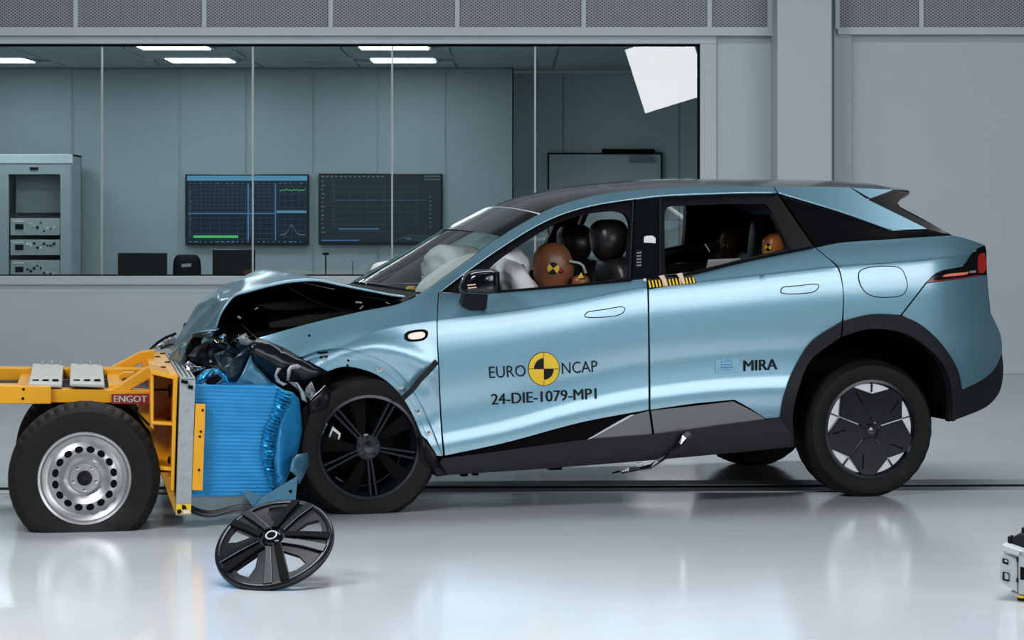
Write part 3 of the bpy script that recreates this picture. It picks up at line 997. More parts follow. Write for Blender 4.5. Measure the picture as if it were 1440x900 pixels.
# side lamp on the fender and the loose arch strip
panel('side_lamp', [[(570, 470), (574, 466.5), (598, 463.5), (602, 466), (601, 474), (597, 478), (575, 479.5), (570, 476), (570, 470)]], M['dark'], dv=-0.016, th=0.02, grid=5, Vf=FENV)
panel('lamp_lens', [[(574, 471), (577, 469), (595, 466.8), (598, 469), (597.5, 473), (594, 475.5), (577, 477), (574, 475), (574, 471)]], M['amber'], dv=-0.022, th=0.008, grid=5, Vf=FENV)
st = [CF.px(x, y, v) for x, y, v in ((615, 508.5, -0.02), (603, 522, -0.04), (590, 535, -0.05), (580, 548, -0.05), (566, 561, -0.045))]
mb = MB()
for a, b in zip(st[:-1], st[1:]):
    d = (b - a).normalized()
    nn = Vector((-d.z, 0, d.x)) * 0.013
    mb.add([a + nn, b + nn, b - nn, a - nn, a + nn + Vector((0, .012, 0)), b + nn + Vector((0, .012, 0)), b - nn + Vector((0, .012, 0)), a - nn + Vector((0, .012, 0))], [(0, 1, 2, 3), (4, 7, 6, 5), (0, 4, 5, 1), (1, 5, 6, 2), (2, 6, 7, 3), (3, 7, 4, 0)])
tag(mb.build('torn_strip', M['clad'], car), 'black torn trim strip lying across the front wheel arch')

# ---- greenhouse
rail_top = [(598, 411), (625, 391), (663, 364), (704, 333.5), (759.6, 301), (791.7, 287.5), (850, 273), (920, 265.5), (973, 262.3), (1030, 261.8), (1087, 262.3)]
rail_bot = [(1092, 271), (1050, 271), (1013, 272), (930, 275.5), (895, 279.5), (835, 289), (791, 301.5), (752, 319.5), (700, 352), (655, 383.5), (620, 410.5)]
panel('roof_rail', [rail_top, [rail_top[-1], rail_bot[0]], rail_bot, [rail_bot[-1], rail_top[0]]], M['paint'], grid=5, th=0.04)
panel('rear_pillar_panel', [[(1089, 262.3), (1140, 262.5), (1195, 263.5)], [(1195, 263.5), (1220, 280.5)], [(1220, 280.5), (1304, 321.8)], [(1304, 321.8), (1255, 323.6)], [(1255, 323.6), (1180, 296.8), (1125, 280), (1094, 271)], [(1094, 271), (1089, 262.3)]], M['paint'], grid=7)
panel('spoiler_side', [[(1197.5, 263.8), (1256, 266.8)], [(1256, 266.8), (1224, 279)], [(1224, 279), (1197.5, 263.8)]], M['paint'], grid=6)
panel('spoiler_fin', [[(1222.5, 281), (1256.5, 267.2)], [(1256.5, 267.2), (1278, 268)], [(1278, 268), (1279.5, 272), (1266, 281.5)], [(1266, 281.5), (1262.5, 286), (1266, 291)], [(1266, 291), (1300, 309), (1339, 331)], [(1339, 331), (1304.5, 322.5)], [(1304.5, 322.5), (1222.5, 281)]], M['roofblack'], grid=7, dv=0.004)
panel('quarter_glass', [[(1096, 272.5), (1125, 281.2), (1180, 298), (1255, 324.8)], [(1255, 324.8), (1304, 323)], [(1304, 323), (1339, 331)], [(1339, 331), (1247, 336.5), (1180, 341.5), (1148, 347.5)], [(1148, 347.5), (1096, 272.5)]], M['privacy'], grid=8, dv=0.008)
for s in (0, 1):
    for nm, run in (('rail_edge', rail_bot), ('pillar_edge', [(1095, 271.3), (1125, 280.1), (1180, 296.9), (1254, 323.4)])):
        q = [P(p[0], p[1] + .3, -0.001) for p in spline(run, 8)]
        MB().tube([mir(p) if s else p for p in q], 0.0045, 6).build(nm, M['paint'], car, smooth=True)
# window frames (part of each door) and the B pillar cover
panel('window_frame', [[(619, 411), (655, 384.5), (700, 353), (752, 320.5), (791, 302.5), (835, 290), (892, 281)], [(892, 281), (887.5, 394)], [(887.5, 394), (790, 402.5), (695, 410.5), (640, 411.5), (619, 411)]], M['black'],
      parent=front_doors, holes=[[[(687, 379), (700, 367), (776, 318), (806, 306), (835, 299.5), (862, 297)], [(862, 297), (879, 301), (886, 313), (884.5, 350), (880.5, 391)], [(880.5, 391), (830, 398.5), (700, 411)], [(700, 411), (696, 400), (687, 379)]]], grid=6, th=0.05, dv=0.004)
panel('window_seal', [[(700, 412), (790, 404.5), (888, 395.5)], [(888, 395.5), (888, 391.5)], [(888, 391.5), (830, 397.5), (700, 408.5)], [(700, 408.5), (700, 412)]], M['gloss'], parent=front_doors, grid=0, dv=-0.004, th=0.02)
panel('window_seal', [[(914, 393), (940, 390.3), (973, 386.8), (1047, 369), (1144, 349.2)], [(1144, 349.2), (1140, 346.2)], [(1140, 346.2), (1047, 365.3), (973, 382.8), (914, 389)], [(914, 389), (914, 393)]], M['gloss'], parent=rear_doors, grid=0, dv=-0.004, th=0.02)
panel('window_trim', [rail_bot[1:-1][::-1][:0] or [(622, 411), (655, 385.2), (700, 353.8), (752, 321.2), (791, 303.3), (835, 290.8), (895, 281)], [(895, 281), (895, 279.8)], [(895, 279.8), (835, 289.3), (791, 301.8), (752, 319.7), (700, 352.2), (655, 383.6), (620, 410.6)], [(620, 410.6), (622, 411)]], M['gloss'], parent=front_doors, grid=0, dv=-0.006, th=0.015)
panel('door_pillar_cover', [[(893.5, 281), (927, 277)], [(927, 277), (926.5, 389.5)], [(926.5, 389.5), (911, 391.3), (889, 393.5)], [(889, 393.5), (893.5, 281)]], M['gloss'], grid=8, dv=0.0)
panel('window_frame', [[(928.5, 277), (1013, 273), (1093, 272)], [(1093, 272), (1110, 298), (1144.5, 347.5)], [(1144.5, 347.5), (1047, 366.5), (973, 384.5), (928, 389)], [(928, 389), (928.5, 277)]], M['black'], parent=rear_doors,
      holes=[[[(935.5, 387.5), (935.5, 297), (938, 292), (943, 290.3)], [(943, 290.3), (1010, 287.3), (1075, 287)], [(1075, 287), (1080, 290), (1094, 317), (1109, 350)], [(1109, 350), (1040, 366.5), (973, 383), (935.5, 387.5)]]], grid=6, th=0.05, dv=0.004)
panel('pillar_backing', [[(1086, 273), (1104, 273)], [(1104, 273), (1154, 346)], [(1154, 346), (1136, 349)], [(1136, 349), (1086, 273)]], M['dark'], grid=0, dv=0.05, th=0.01)
for k, (a, b) in enumerate((((1082, 288), (1113, 350.5)), ((928.5, 279), (928.5, 388)), ((890.5, 283), (885.5, 393)))):
    mb = MB().tube([P(a[0], a[1], -0.006), P(b[0], b[1], -0.006)], 0.005, 6)
    mb.build('frame_moulding', M['clad'], (rear_doors[0], rear_doors[0], front_doors[0])[k])
# the rear door pane, wound halfway down
panel('door_pane', [[(936, 387.5), (936, 376), (1042, 366.0)], [(1042, 366.0), (985, 380), (936, 387.5)]], M['carglass'], parent=rear_doors, grid=0, dv=0.03, th=0.004)

# ---- roof, screens, tail
roof_pts = [P(x, y, 0.01) for x, y in spline([(759.6, 301), (791.7, 287.5), (850, 273), (920, 265.5), (973, 262.3), (1030, 261.8), (1087, 262.3), (1140, 262.5), (1195, 263.5), (1256, 266.8)], 14)]
across('roof_panel', roof_pts, M['roofblack'], crown=(-0.07, 0, 0.036), crown2=(0, 0, 0.045), p=2.3, n=20)
across('roof_lining', [p + Vector((0, 0.06, -0.05)) for p in roof_pts[2:-5]], M['dark'], crown=(0, 0, 0.03), n=8)
across('header_trim', [P(757.5, 302.2, 0.0), P(760.5, 300.2, 0.0)], M['alu'], crown=(-0.07, 0, 0.036), p=2.3, n=20)
ws = [P(x, y, 0.012) for x, y in spline([(600, 410), (625, 391), (663, 364), (704, 333.5), (757.5, 302.2)], 16)]
def wsb(p=2.2): return dict(crown=(-0.13, 0, 0.02), p=p, n=20)
across('windscreen', ws, M['carglass'], crown=(-0.13, 0, 0.02), crown2=(-0.07, 0, 0.036), p=2.3, n=20)
across('windscreen_band', [q + Vector((-0.002, 0, 0.004)) for q in ws[-4:]], M['winddark'], crown=(-0.088, 0, 0.031), crown2=(-0.07, 0, 0.036), p=2.3, n=20)
cowl0 = ws[0]
across('cowl', [cowl0 + Vector((0.02, 0, -0.01)), cowl0 + Vector((-0.05, 0.0, -0.015)), cowl0 + Vector((-0.12, 0.0, -0.05))], M['black'], crown=(-0.13, 0, 0.02), p=2.2, n=20)
# spoiler top, rear window, deck, tail
across('spoiler', [P(1256, 266.8), P(1278, 268), P(1279.5, 272), P(1266, 281.5), P(1262.5, 286)], M['roofblack'], crown=(0.03, 0, 0.03), n=14)
across('rear_window', [P(1262.5, 286), P(1266, 291), P(1300, 309), P(1339, 331)], M['privacy'], crown=(0.10, 0, 0.02), n=14)
across('tailgate', [P(1339, 331), P(1362, 336.5), P(1385, 345), P(1387, 352), P(1388, 387), P(1389.5, 405), P(1393, 440), P(1402, 458), P(1408, 475), P(1409, 497)], M['paint'], crown=(0.14, 0, 0), n=16)
across('tailgate_cladding', [P(1409, 497), P(1411, 520), P(1406, 550), P(1390, 570), P(1358, 585)], M['clad'], crown=(0.14, 0, 0), n=16)
tl = panel('tail_lamp', [[(1384.5, 346.5), (1372.5, 352), (1354, 376)], [(1354, 376), (1319, 384), (1303, 397.3)], [(1303, 397.3), (1345, 392), (1388, 385.8)], [(1388, 385.8), (1386.5, 365), (1384.5, 346.5)]], M['gloss'], grid=6, dv=0.006)
across('lamp_bar', [P(1384.8, 347, 0.004), P(1386.7, 365, 0.004), P(1388, 385.5, 0.004)], M['gloss'], crown=(0.145, 0, 0), n=16)
panel('lamp_strip', [[(1326, 389.5), (1329, 386.6), (1362, 382.4)], [(1362, 382.4), (1361, 385), (1326, 389.5)]], M['strip'], parent=tl, grid=0, dv=-0.004, th=0.01)
panel('lamp_line', [[(1303, 397.4), (1345, 392), (1380, 387.3)], [(1380, 387.3), (1380, 386.3)], [(1380, 386.3), (1345, 391), (1305, 396)], [(1305, 396), (1303, 397.4)]], M['redlamp'], parent=tl, grid=0, dv=0.0, th=0.01)
panel('lamp_glow', [[(1376, 364), (1379, 356.5), (1384.5, 355.5)], [(1384.5, 355.5), (1387, 366), (1387, 379)], [(1387, 379), (1383, 384), (1377, 384)], [(1377, 384), (1375.5, 374), (1376, 364)]], M['redlamp'], parent=tl, grid=4, dv=-0.003, th=0.01)
for (x, y, w, h) in ((1363.5, 381, 9, 3.2), (1369, 353, 4, 1)):
    plate('lamp_mark', [P(x, y, -0.002), P(x + w, y - .9, -0.002), P(x + w, y - .9 + h, -0.002), P(x, y + h, -0.002)], (0, 0.004, 0), M['galv'], tl[0])

# ---- flap, handles, decals
def ring_old(poly, w):
    """outline shrunk towards its centre by about w pixels"""
    c = np.array(poly).mean(0)
    out = []
    for p in poly:
        d = np.array(p) - c
        L = np.linalg.norm(d)
        out.append(tuple(c + d * (L - w) / L))
    return out


def ring(poly, w):
    n = len(poly)
    ar = sum(poly[i][0] * poly[(i + 1) % n][1] - poly[(i + 1) % n][0] * poly[i][1] for i in range(n))
    out = []
    for i in range(n):
        a, b = np.array(poly[i - 1]), np.array(poly[(i + 1) % n])
        t = (b - a) / max(np.linalg.norm(b - a), 1e-6)
        nn = np.array((-t[1], t[0])) * (1 if ar > 0 else -1)
        out.append(tuple(np.array(poly[i]) + nn * w))
    return out


def flush(name, loops, parent, m=None, far=True):
    po = outline(loops, 2.5)
    for nm, pp, mm, dv in ((name + '_gap', po, M['decal'], -0.0025), (name, ring(po, 1.3), m or M['paint'], -0.004)):
        panel(nm, pp, mm, parent=parent, grid=8, dv=dv, th=0.01, far=far)


flush('charge_flap', [[(1207, 392), (1208, 382), (1218, 376.5), (1256, 374), (1268, 378), (1275, 392), (1276.5, 403), (1271, 414), (1259, 418), (1232, 418), (1219, 413), (1210, 402), (1207, 392)]], car, far=False)
flush('door_handle', [[(822, 442.5), (825, 439), (850, 434.5), (876, 431), (879.5, 433), (877, 439.5), (869, 444), (828, 447), (822.5, 445.5), (822, 442.5)]], front_doors)
flush('door_handle', [[(1097.5, 408), (1100, 404), (1125, 401), (1149, 399), (1152.5, 401), (1149, 408), (1143, 411.5), (1103, 413.5), (1098, 411.5), (1097.5, 408)]], rear_doors)


def text_tris(s, mat_, parent, place, name='lettering', bold=0.0, Vf=None, dv=-0.0035):
    cu = bpy.data.curves.new('t', 'FONT')
    cu.body = s
    cu.resolution_u = 3
    ob = bpy.data.objects.new('t', cu)
    COL.objects.link(ob)
    if False: pass
    dg = bpy.context.evaluated_depsgraph_get()
    me0 = ob.evaluated_get(dg).to_mesh()
    vs = [v.co.copy() for v in me0.vertices]
    fs = [tuple(f.vertices) for f in me0.polygons]
    bpy.data.objects.remove(ob)
    bpy.data.curves.remove(cu)
    x0, x1 = min(v.x for v in vs), max(v.x for v in vs)
    y0, y1 = min(v.y for v in vs), max(v.y for v in vs)
    sh = bold / max(.01, (x1 - x0))
    pts, fs0 = [], fs
    for k in ((0,) if not bold else (-1, 0, 1)):
        n = len(pts)
        pts += [place((v.x - x0) / (x1 - x0) + k * sh, (v.y - y0) / (y1 - y0)) for v in vs]
        if n: fs = fs + [tuple(i + n for i in f) for f in fs0]
    return make(name, pts, fs, mat_, parent)


def on_door(c00, c10, c01, dv=-0.0035):
    """photo corners: lower left, lower right, upper left"""
    def f(s, t):
        x = c00[0] + (c10[0] - c00[0]) * s + (c01[0] - c00[0]) * t
        y = c00[1] + (c10[1] - c00[1]) * s + (c01[1] - c00[1]) * t
        return P(x, y, dv)
    return f


FD, RD = front_doors[0], rear_doors[0]
text_tris('EURO', M['decal'], FD, on_door((688.5, 532), (740, 529.5), (687.5, 515.5)))
text_tris('NCAP', M['decal'], FD, on_door((790.5, 526.3), (840.5, 523), (790, 510)))
text_tris('24-DIE-1079-MP1', M['decal'], FD, on_door((691.5, 569.3), (839, 561), (691, 554)), bold=0.022)
text_tris('MIRA', M['decal'], RD, on_door((1046, 522), (1093, 519.5), (1046, 507)), bold=0.03)


def disc_px(cx, cy, rx, ry, a0, a1, dv, r_in=0.0, n=24):
    vs, fs = [], []
    for k in range(n + 1):
        an = a0 + (a1 - a0) * k / n
        for r in (r_in, 1.0): vs.append(P(cx + rx * r * math.cos(an), cy - ry * r * math.sin(an), dv))
    for k in range(n): fs.append((2 * k, 2 * k + 1, 2 * k + 3, 2 * k + 2))
    return vs, fs


lx, ly, lr, lq = 764.8, 518.8, 21.2, 23.0
MB().add(*disc_px(lx, ly, lr + 0.9, lq + 0.9, 0, 2 * PI, -0.0030, n=48)).build('emblem_ring', M['decal'], FD)
MB().add(*disc_px(lx, ly, lr, lq, 0, 2 * PI, -0.0040, n=48)).build('emblem_disc', M['mark_y'], FD)
e = MB()
for a in (0, PI): e.add(*disc_px(lx, ly, lr * .66, lq * .66, PI / 2 + a, PI + a, -0.0050, n=14))
e.build('emblem_quarters', M['decal'], FD)
e = MB()
for (x0, y0, x1, y1) in ((-lr, -.35, lr, .35), (-.35, -lq, .35, lq)):
    e.add([P(lx + x, ly + y, -0.0048) for x, y in ((x0, y0), (x1, y0), (x1, y1), (x0, y1))], [(0, 1, 2, 3)])
e.build('emblem_cross', M['decal'], FD)
e = MB().add([P(x, y, -0.0025) for x, y in ((1006, 506), (1039, 504), (1039, 524), (1006, 526))], [(0, 1, 2, 3)])
e.build('small_sticker', M['decal_pale'], RD)
e = MB()
for (x, y, w, h) in ((1019, 506.5, 2, 3), (1023, 505, 2.2, 4), (1014, 507.5, 2, 3), (1027, 506.5, 2, 3), (1013, 512, 17, 1.6), (1012.5, 515.5, 19, 2.2), (1016, 519.6, 11, 1.2)):
    e.add([P(x, y, -0.0035), P(x + w, y - .1, -0.0035), P(x + w, y + h - .1, -0.0035), P(x, y + h, -0.0035)], [(0, 1, 2, 3)])
e.build('sticker_print', M['decal_blue'], RD)
# striped tape on the belt line
e = MB().add([P(x, y, -0.006) for x, y in ((910, 393.5), (940, 391), (975, 388), (979.5, 398.5), (945, 401.5), (912, 407))], [(0, 1, 4, 5), (1, 2, 3, 4)])
tp = e.build('marker_tape', M['mark_k'], RD)
for k in range(14):
    x = 911.5 + k * 4.75
    y = 394.6 - k * 0.38
    MB().add([P(x, y, -0.0075), P(x + 2.0, y - .2, -0.0075), P(x + 4.4, y + 9.6 - k * .1, -0.0075), P(x + 2.0, y + 10.2 - k * .1, -0.0075)], [(0, 1, 2, 3)]).build('tape_stripe', M['mark_y'], tp)
for (x, y) in ((930, 389), (955, 386)):
    MB().add([P(x - 4, y - 1, -0.012), P(x + 4, y - 2.5, -0.012), P(x + 6, y + 2, -0.012), P(x + 9, y + 13, -0.012), P(x + 5, y + 13.5, -0.012), P(x, y + 4, -0.012)], [(0, 1, 2, 3, 4, 5)]).build('tape_tab', M['amber'], tp)
for (x, y) in ((906.8, 393.5),):
    MB().box(P(x, y, -0.004), (0.012, 0.012, 0.014)).build('seam_clip', M['white'], FD)

# ---- door mirrors
for s in (0, 1):
    fx = (lambda p: mir(p)) if s else (lambda p: p)
    mp = FD if s == 0 else front_doors[1]
    c = CF.px(672, 396, -0.10)
    def shp(x, y, z):
        return (x * (1.0 - .15 * z) + 0.10 * z, y * (0.9 + 0.2 * x), z * (0.86 + 0.14 * x) - (0.14 if z < 0 else 0) * (1 - x) * .4)
    v, f = superblob(c, (0.082, 0.105, 0.068), 0.45, 0.55, 28, 16, shp)
    h = MB().add([fx(p) for p in v], f).build('door_mirror', M['gloss'] if s == 0 else M['white'], mp, smooth=True)
    v, f = superblob(c + Vector((0.070, 0.0, 0.0)), (0.018, 0.092, 0.06), 0.4, 0.4, 20, 10)
    MB().add([fx(p) for p in v], f).build('mirror_rim', M['black'], h, smooth=True)
    g = c + Vector((0.0885, 0, 0))
    MB().add([fx(g + Vector((0.001, a, b))) for a, b in ((-.08, -.05), (.08, -.05), (.08, .05), (-.08, .05))], [(0, 1, 2, 3)]).build('mirror_glass', M['chrome'], h)
    arm = [CF.px(x, y, v_) for x, y, v_ in ((655, 409, -0.06), (688, 410, -0.06), (685, 436, 0.03), (662, 437, 0.03), (649, 429, 0.02))]
    q = arm + [p + Vector((0, .09, 0)) for p in arm]
    n = 5
    make('mirror_arm', [fx(p) for p in q], [tuple(range(n)), tuple(range(2 * n - 1, n - 1, -1))] + [(k, (k + 1) % n, n + (k + 1) % n, n + k) for k in range(n)], M['clad'], h, bevel=0.012, seg=3, auto=1.2)
    e = MB()
    for k, (x, y) in enumerate(((660, 405), (664, 404.6), (668, 404), (659, 401), (663, 400.5), (667, 400))):
        e.box(fx(CF.px(x, y, -0.2035)), (0.012, 0.006, 0.006))
    e.build('turn_lamp', M['amber'], h)

# ---- wheel housings, floor pan and underside
def housing(name, px, v0, v1):
    a = [CF.px(x, y, v0) for x, y in spline(px, 6)]
    for s in (0, 1):
        fx = (lambda p: mir(p)) if s else (lambda p: p)
        n = len(a)
        vs = [fx(p) for p in a] + [fx(Vector((p.x, v1, p.z))) for p in a]
        fs = [(k, k + 1, n + k + 1, n + k) for k in range(n - 1)] + [tuple(range(n, 2 * n))]
        make(name, vs, fs, M['dark'], car)


housing('wheel_housing', arch_in, 0.03, 0.62)
housing('wheel_housing', [(437, 650), (430, 600), (445, 545), (461, 523), (475, 518), (491, 517), (530, 528.5), (560, 552.5), (581, 585), (593, 613), (612, 655)], 0.05, 0.62)
pan = [(640, 662), (640, 650), (900, 628), (1112, 608), (1115, 620), (1112, 626), (918, 643)]
a = [CF.px(x, y, 0.10) for x, y in pan]
n = len(a)
make('floor_pan', a + [mir(p) for p in a], [tuple(range(n)), tuple(range(2 * n - 1, n - 1, -1))] + [(k, (k + 1) % n, n + (k + 1) % n, n + k) for k in range(n)], M['dark'], car)
rp = [CF.px(x, y, 0.62) for x, y in ((1110, 600), (1100, 500), (1150, 430), (1360, 400), (1385, 560), (1345, 585), (1300, 575), (1200, 590))]
n = len(rp)
make('boot_floor', rp + [mir(p) for p in rp], [tuple(range(n)), tuple(range(2 * n - 1, n - 1, -1))] + [(k, (k + 1) % n, n + (k + 1) % n, n + k) for k in range(n)], M['dark'], car)
e = MB()
for (x, y, w) in ((652, 666.5, 8), (668, 665.4, 6), (780, 657.5, 16), (1016, 640, 10)):
    e.box(CF.px(x, y, 0.12), (w / 250, 0.05, 0.02))
e.build('underside_brackets', M['dark'], car, kind='stuff')

# ---- torn sill trim hanging down
pts = [(969, 610, -.03), (962, 616, -.04), (955, 625, -.03), (946, 633, -.04), (938, 642, -.03), (925, 649, -.02), (915, 656, -.03), (900, 659, -.02), (884, 661, -.04), (872, 664, -.03), (861, 666, -.04)]
vs, fs = [], []
rnd = random.Random(5)
for i, (x, y, v) in enumerate(pts):
    w = (5.5, 5, 4, 3.5, 3, 4, 4, 3, 3.5, 2.5, 1.5)[i] * rnd.uniform(1.2, 1.9)
    nx, ny = (0.7, 0.6) if i < 6 else (0.1, 1.0)
    vs += [CF.px(x - nx * w * .6, y - ny * w * .6, v + rnd.uniform(-.012, .012)), CF.px(x + nx * w * .2, y + ny * w * .2, v - .012), CF.px(x + nx * w * .6, y + ny * w * .6, v + rnd.uniform(-.012, .012))]
for i in range(len(pts) - 1):
    for k in range(2): fs.append((3 * i + k, 3 * i + k + 1, 3 * i + k + 4, 3 * i + k + 3))
o = make('torn_trim', vs, fs, M['gloss'], car)
md = o.modifiers.new('thickness', 'SOLIDIFY')
md.thickness = 0.004
tag(o, 'shredded black and silver trim strip hanging from the sill')
make('torn_foil', [p + Vector((0.004, -0.006, 0.003)) for p in vs[:9]], [(0, 1, 4, 3), (1, 2, 5, 4), (3, 4, 7, 6)], M['chrome'], o)
make('torn_foil', [p + Vector((0, -0.006, 0.002)) for p in vs[21:33]], [(0, 1, 4, 3), (3, 4, 7, 6), (7, 8, 11, 10)], M['chrome'], o)
e = MB().tube([CF.px(x, y, -.03) for x, y in ((896, 652), (900, 650.5), (905, 652), (903, 655), (898, 655.5), (896, 652))], 0.003, 6)
e.build('loop', M['chrome'], o)

# ---------------------------------------------------------------- wheels
def tyre(c, R, rim, w, m, parent, nseg=96, ground=None, bulge=0.0, tread=0.005, name='tyre', side=1):
    prof = [(rim - 0.012, 0.03), (rim, 0.008), (rim + 0.012, 0.004), (rim + (R - rim) * .45, -0.008), (rim + (R - rim) * .72, -0.004), (R - 0.022, 0.012), (R - 0.006, 0.028), (R, 0.05),
            (R, w * .33), (R - 0.007, w * .35), (R - 0.007, w * .37), (R, w * .39), (R, w * .61), (R - 0.007, w * .63), (R - 0.007, w * .65), (R, w * .67), (R, w - .05), (R - .006, w - .028), (R - .03, w - .008), (rim + .02, w), (rim - .012, w - .03)]
    vs, fs = [], []
    mN = len(prof)
    for i in range(nseg):
        th = 2 * PI * i / nseg
        cut = (i % 3 == 0)
        for k, (r, v) in enumerate(prof):
            if cut and k in (6, 7, 16, 17): r -= tread
            if cut and k == 5: r -= tread * .4
            p = Vector((c[0] + r * math.cos(th), c[1] + side * v, c[2] + r * math.sin(th)))
            if ground is not None:
                lim = ground + 0.10
                if p.z < lim:
                    f = min(1.0, (lim - p.z) / 0.10)
                    out = (-1 if k < mN / 2 else 1) * side
                    p.y += out * bulge * f * (1 - 0.5 * f) * (1 if 1 < k < mN - 2 else .3)
                    if p.z < ground: p.z = ground + 0.02 * max(0, (rim + .03 - r)) 
            vs.append(p)
    for i in range(nseg):
        for k in range(mN - 1):
            a, b = i * mN + k, ((i + 1) % nseg) * mN + k
            fs.append((a, a + 1, b + 1, b))
    return make(name, vs, fs, m, parent, auto=0.5)


def wp(c, r, deg, v, side=1):
    a = math.radians(deg)
    return Vector((c[0] + r * math.cos(a), c[1] + side * v, c[2] + r * math.sin(a)))


def wplate(name, c, pts, v0, v1, m, parent, bevel=0.002, side=1):
    """plate in the wheel plane from polar points (r, deg)"""
    a = [wp(c, r, d, v0, side) for r, d in pts]
    b = [wp(c, r, d, v1, side) for r, d in pts]
    n = len(a)
    return make(name, a + b, [tuple(range(n)), tuple(range(2 * n - 1, n - 1, -1))] + [(k, (k + 1) % n, n + (k + 1) % n, n + k) for k in range(n)], m, parent, bevel=bevel, auto=0.5)


def lathe_obj(name, prof, c, m, parent, n=64, side=1):
    v, f = lathe([(r, side * w) for r, w in prof], n, c)
    return make(name, v, f, m, parent, auto=0.6)


def car_wheel(c, R, covered, ground, bulge, side=1):
    rim = 0.257
    root = lathe_obj('wheel', [(rim + .008, .012), (rim + .002, .004), (rim - .012, .002), (rim - .018, .016), (rim - .03, .05), (rim - .04, .17), (rim - .045, .19)], c, M['shell'], car, 72, side)
    tyre(c, R, rim, 0.235, M['rubber'], root, ground=ground, bulge=bulge, side=side, tread=.0025)
    lathe_obj('brake_disc', [(0.165, .12), (0.165, .135), (0.09, .135)], c, M['dark'], root, 48, side)
    lathe_obj('wheel_back', [(rim - .05, .17), (0.02, .17)], c, M['dark'], root, 48, side)
    lathe_obj('hub', [(0.066, .05), (0.066, .022), (0.058, .016), (0.03, .016), (0.028, .010), (0.0, .009)], c, M['gloss'], root, 40, side)
    base = 61 if not covered else 15
    for k in range(5):
        p = wp(c, .047, base + 36 + 72 * k, .014, side)
        v, f = lathe([(0.0, 0), (0.009, 0), (0.010, .012)], 10, p)
        make('lug_nut', [(x, p.y + side * (y - p.y), z) for x, y, z in v], f, M['chrome' if covered and k == 0 else 'black'], root)
    if covered:
        lathe_obj('cover_disc', [(rim - .016, .026), (0.02, .026)], c, M['alu'], root, 60, side)
        rr = rim - .014
        for k in range(5):
            t1, t2 = 15 + 72 * k, 87 + 72 * k
            pts = [(0.050, t1 + 4), (rr * .765, t1 + 0.8)] + [(rr, d) for d in np.linspace(t1 + 27, t2 - 27, 7)] + [(rr * .765, t2 - 0.8), (0.050, t2 - 4)]
            wplate('petal', c, pts, .010, .024, M['gloss'], root, .003, side)
            wplate('gap_bar', c, [(rr * .79, t1 - .7), (rr * .79, t1 + .7), (rr, t1 + .8), (rr, t1 - .8)], .016, .024, M['black'], root, 0, side)
            mid = (t1 + t2) / 2
            wplate('petal_slot', c, [(rr * .55, mid - 16), (rr * .58, mid - 13), (rr * .88, mid - 8.5), (rr * .88, mid - 10.5)], .008, .012, M['dark'], root, 0, side)
        wplate('cap_mark', c, [(.012, 90), (.014, 200), (.006, 270), (.014, 340)], .007, .010, M['chrome'], root, 0, side)
    else:
        rr = rim - .014
        for k in range(5):
            t = 61 + 72 * k
            for o_ in (-4.2, 3.0):
                wplate('spoke', c, [(0.055, t + o_ * 2.4 - 7), (0.055, t + o_ * 2.4 + 7), (rr, t + o_ + 1.7), (rr, t + o_ - 1.7)], .014, .05, M['shell'], root, .004, side)
            b = t - 30
            wplate('spoke_blade', c, [(0.055, b + 34), (0.055, b - 2), (rr * .6, b - 9), (rr, b - 10), (rr, b + 10), (rr * .6, b + 13)], .030, .042, M['dark'], root, .003, side)
        cal = [wp(c, r, d, .10, side) for r, d in ((.13, 150), (.20, 146), (.20, 172), (.13, 178))]
        plate('brake_caliper', cal, (0, .06 * side, 0), M['chrome'], root, bevel=.008)
        plate('caliper_pad', [wp(c, r, d, .095, side) for r, d in ((.145, 157), (.18, 154), (.18, 165), (.145, 170))], (0, .01 * side, 0), M['black'], root)
    return root


cr = CF.px(1225.5, 603.5, 0.03)
cf = CF.px(519, 629, 0.045)
car_wheel(cr, 0.363, True, 0.0, 0.0)
car_wheel(cf, 0.366, False, 0.0, 0.02)
car_wheel(mir(cr), 0.363, True, 0.0, 0.0, side=-1)
car_wheel(mir(cf), 0.363, False, 0.0, 0.01, side=-1)
MB().tube([Vector((cr.x, .25, cr.z)), Vector((cr.x, WID - .25, cr.z))], .035).build('axle', M['dark'], car)
MB().tube([Vector((cf.x, .25, cf.z)), Vector((cf.x, WID - .25, cf.z))], .035).build('axle', M['dark'], car)

# ---------------------------------------------------------------- crumpled bonnet, engine bay and front wreckage
hood_near = [(584, 417), (560, 415), (520, 407.5), (480, 399.5), (440, 392.5), (410, 394.5), (380, 400), (350, 408), (330, 414), (318, 427), (309, 442), (303, 460)]
near3 = [CF.px(x, y, 0.17) for x, y in hood_near]
drop = pchip([(0, 0), (3, 0.0), (4, .02), (6, .10), (8, .17), (11, .24)])
uback = pchip([(0, -.13), (3, -.10), (6, -.04), (9, -.02), (11, -.06)])
crown = pchip([(0, .02), (3, .035), (6, .045), (8, .03), (11, .0)])
H_IDX = [i * 0.25 for i in range(0, 45)]
hn_u = pchip([(i, p.x) for i, p in enumerate(near3)])
hn_z = pchip([(i, p.z) for i, p in enumerate(near3)])


def hood_pt(i, s):
    w = 1 - abs(2 * s - 1) ** 2.4
    u = hn_u(i) + uback(i) * w
    z = hn_z(i) + crown(i) * w - drop(i) * s
    v = 0.17 + (WID - .34) * s
    fold = max(0.0, min(1.0, (i - 4.5) / 3.0))
    r = 1 - 2 * abs(noise.noise(Vector((i * .42, s * 3.1, 1.7))))
    r2 = 1 - 2 * abs(noise.noise(Vector((i * .23 + s * 1.4, s * 1.9 - i * .2, 7.3))))
    z += fold * (0.022 * r + 0.03 * r2 - 0.03) * min(1, s * 6)
    u += fold * (0.03 * r2 - 0.012) * min(1, s * 6)
    return Vector((u, v, z))


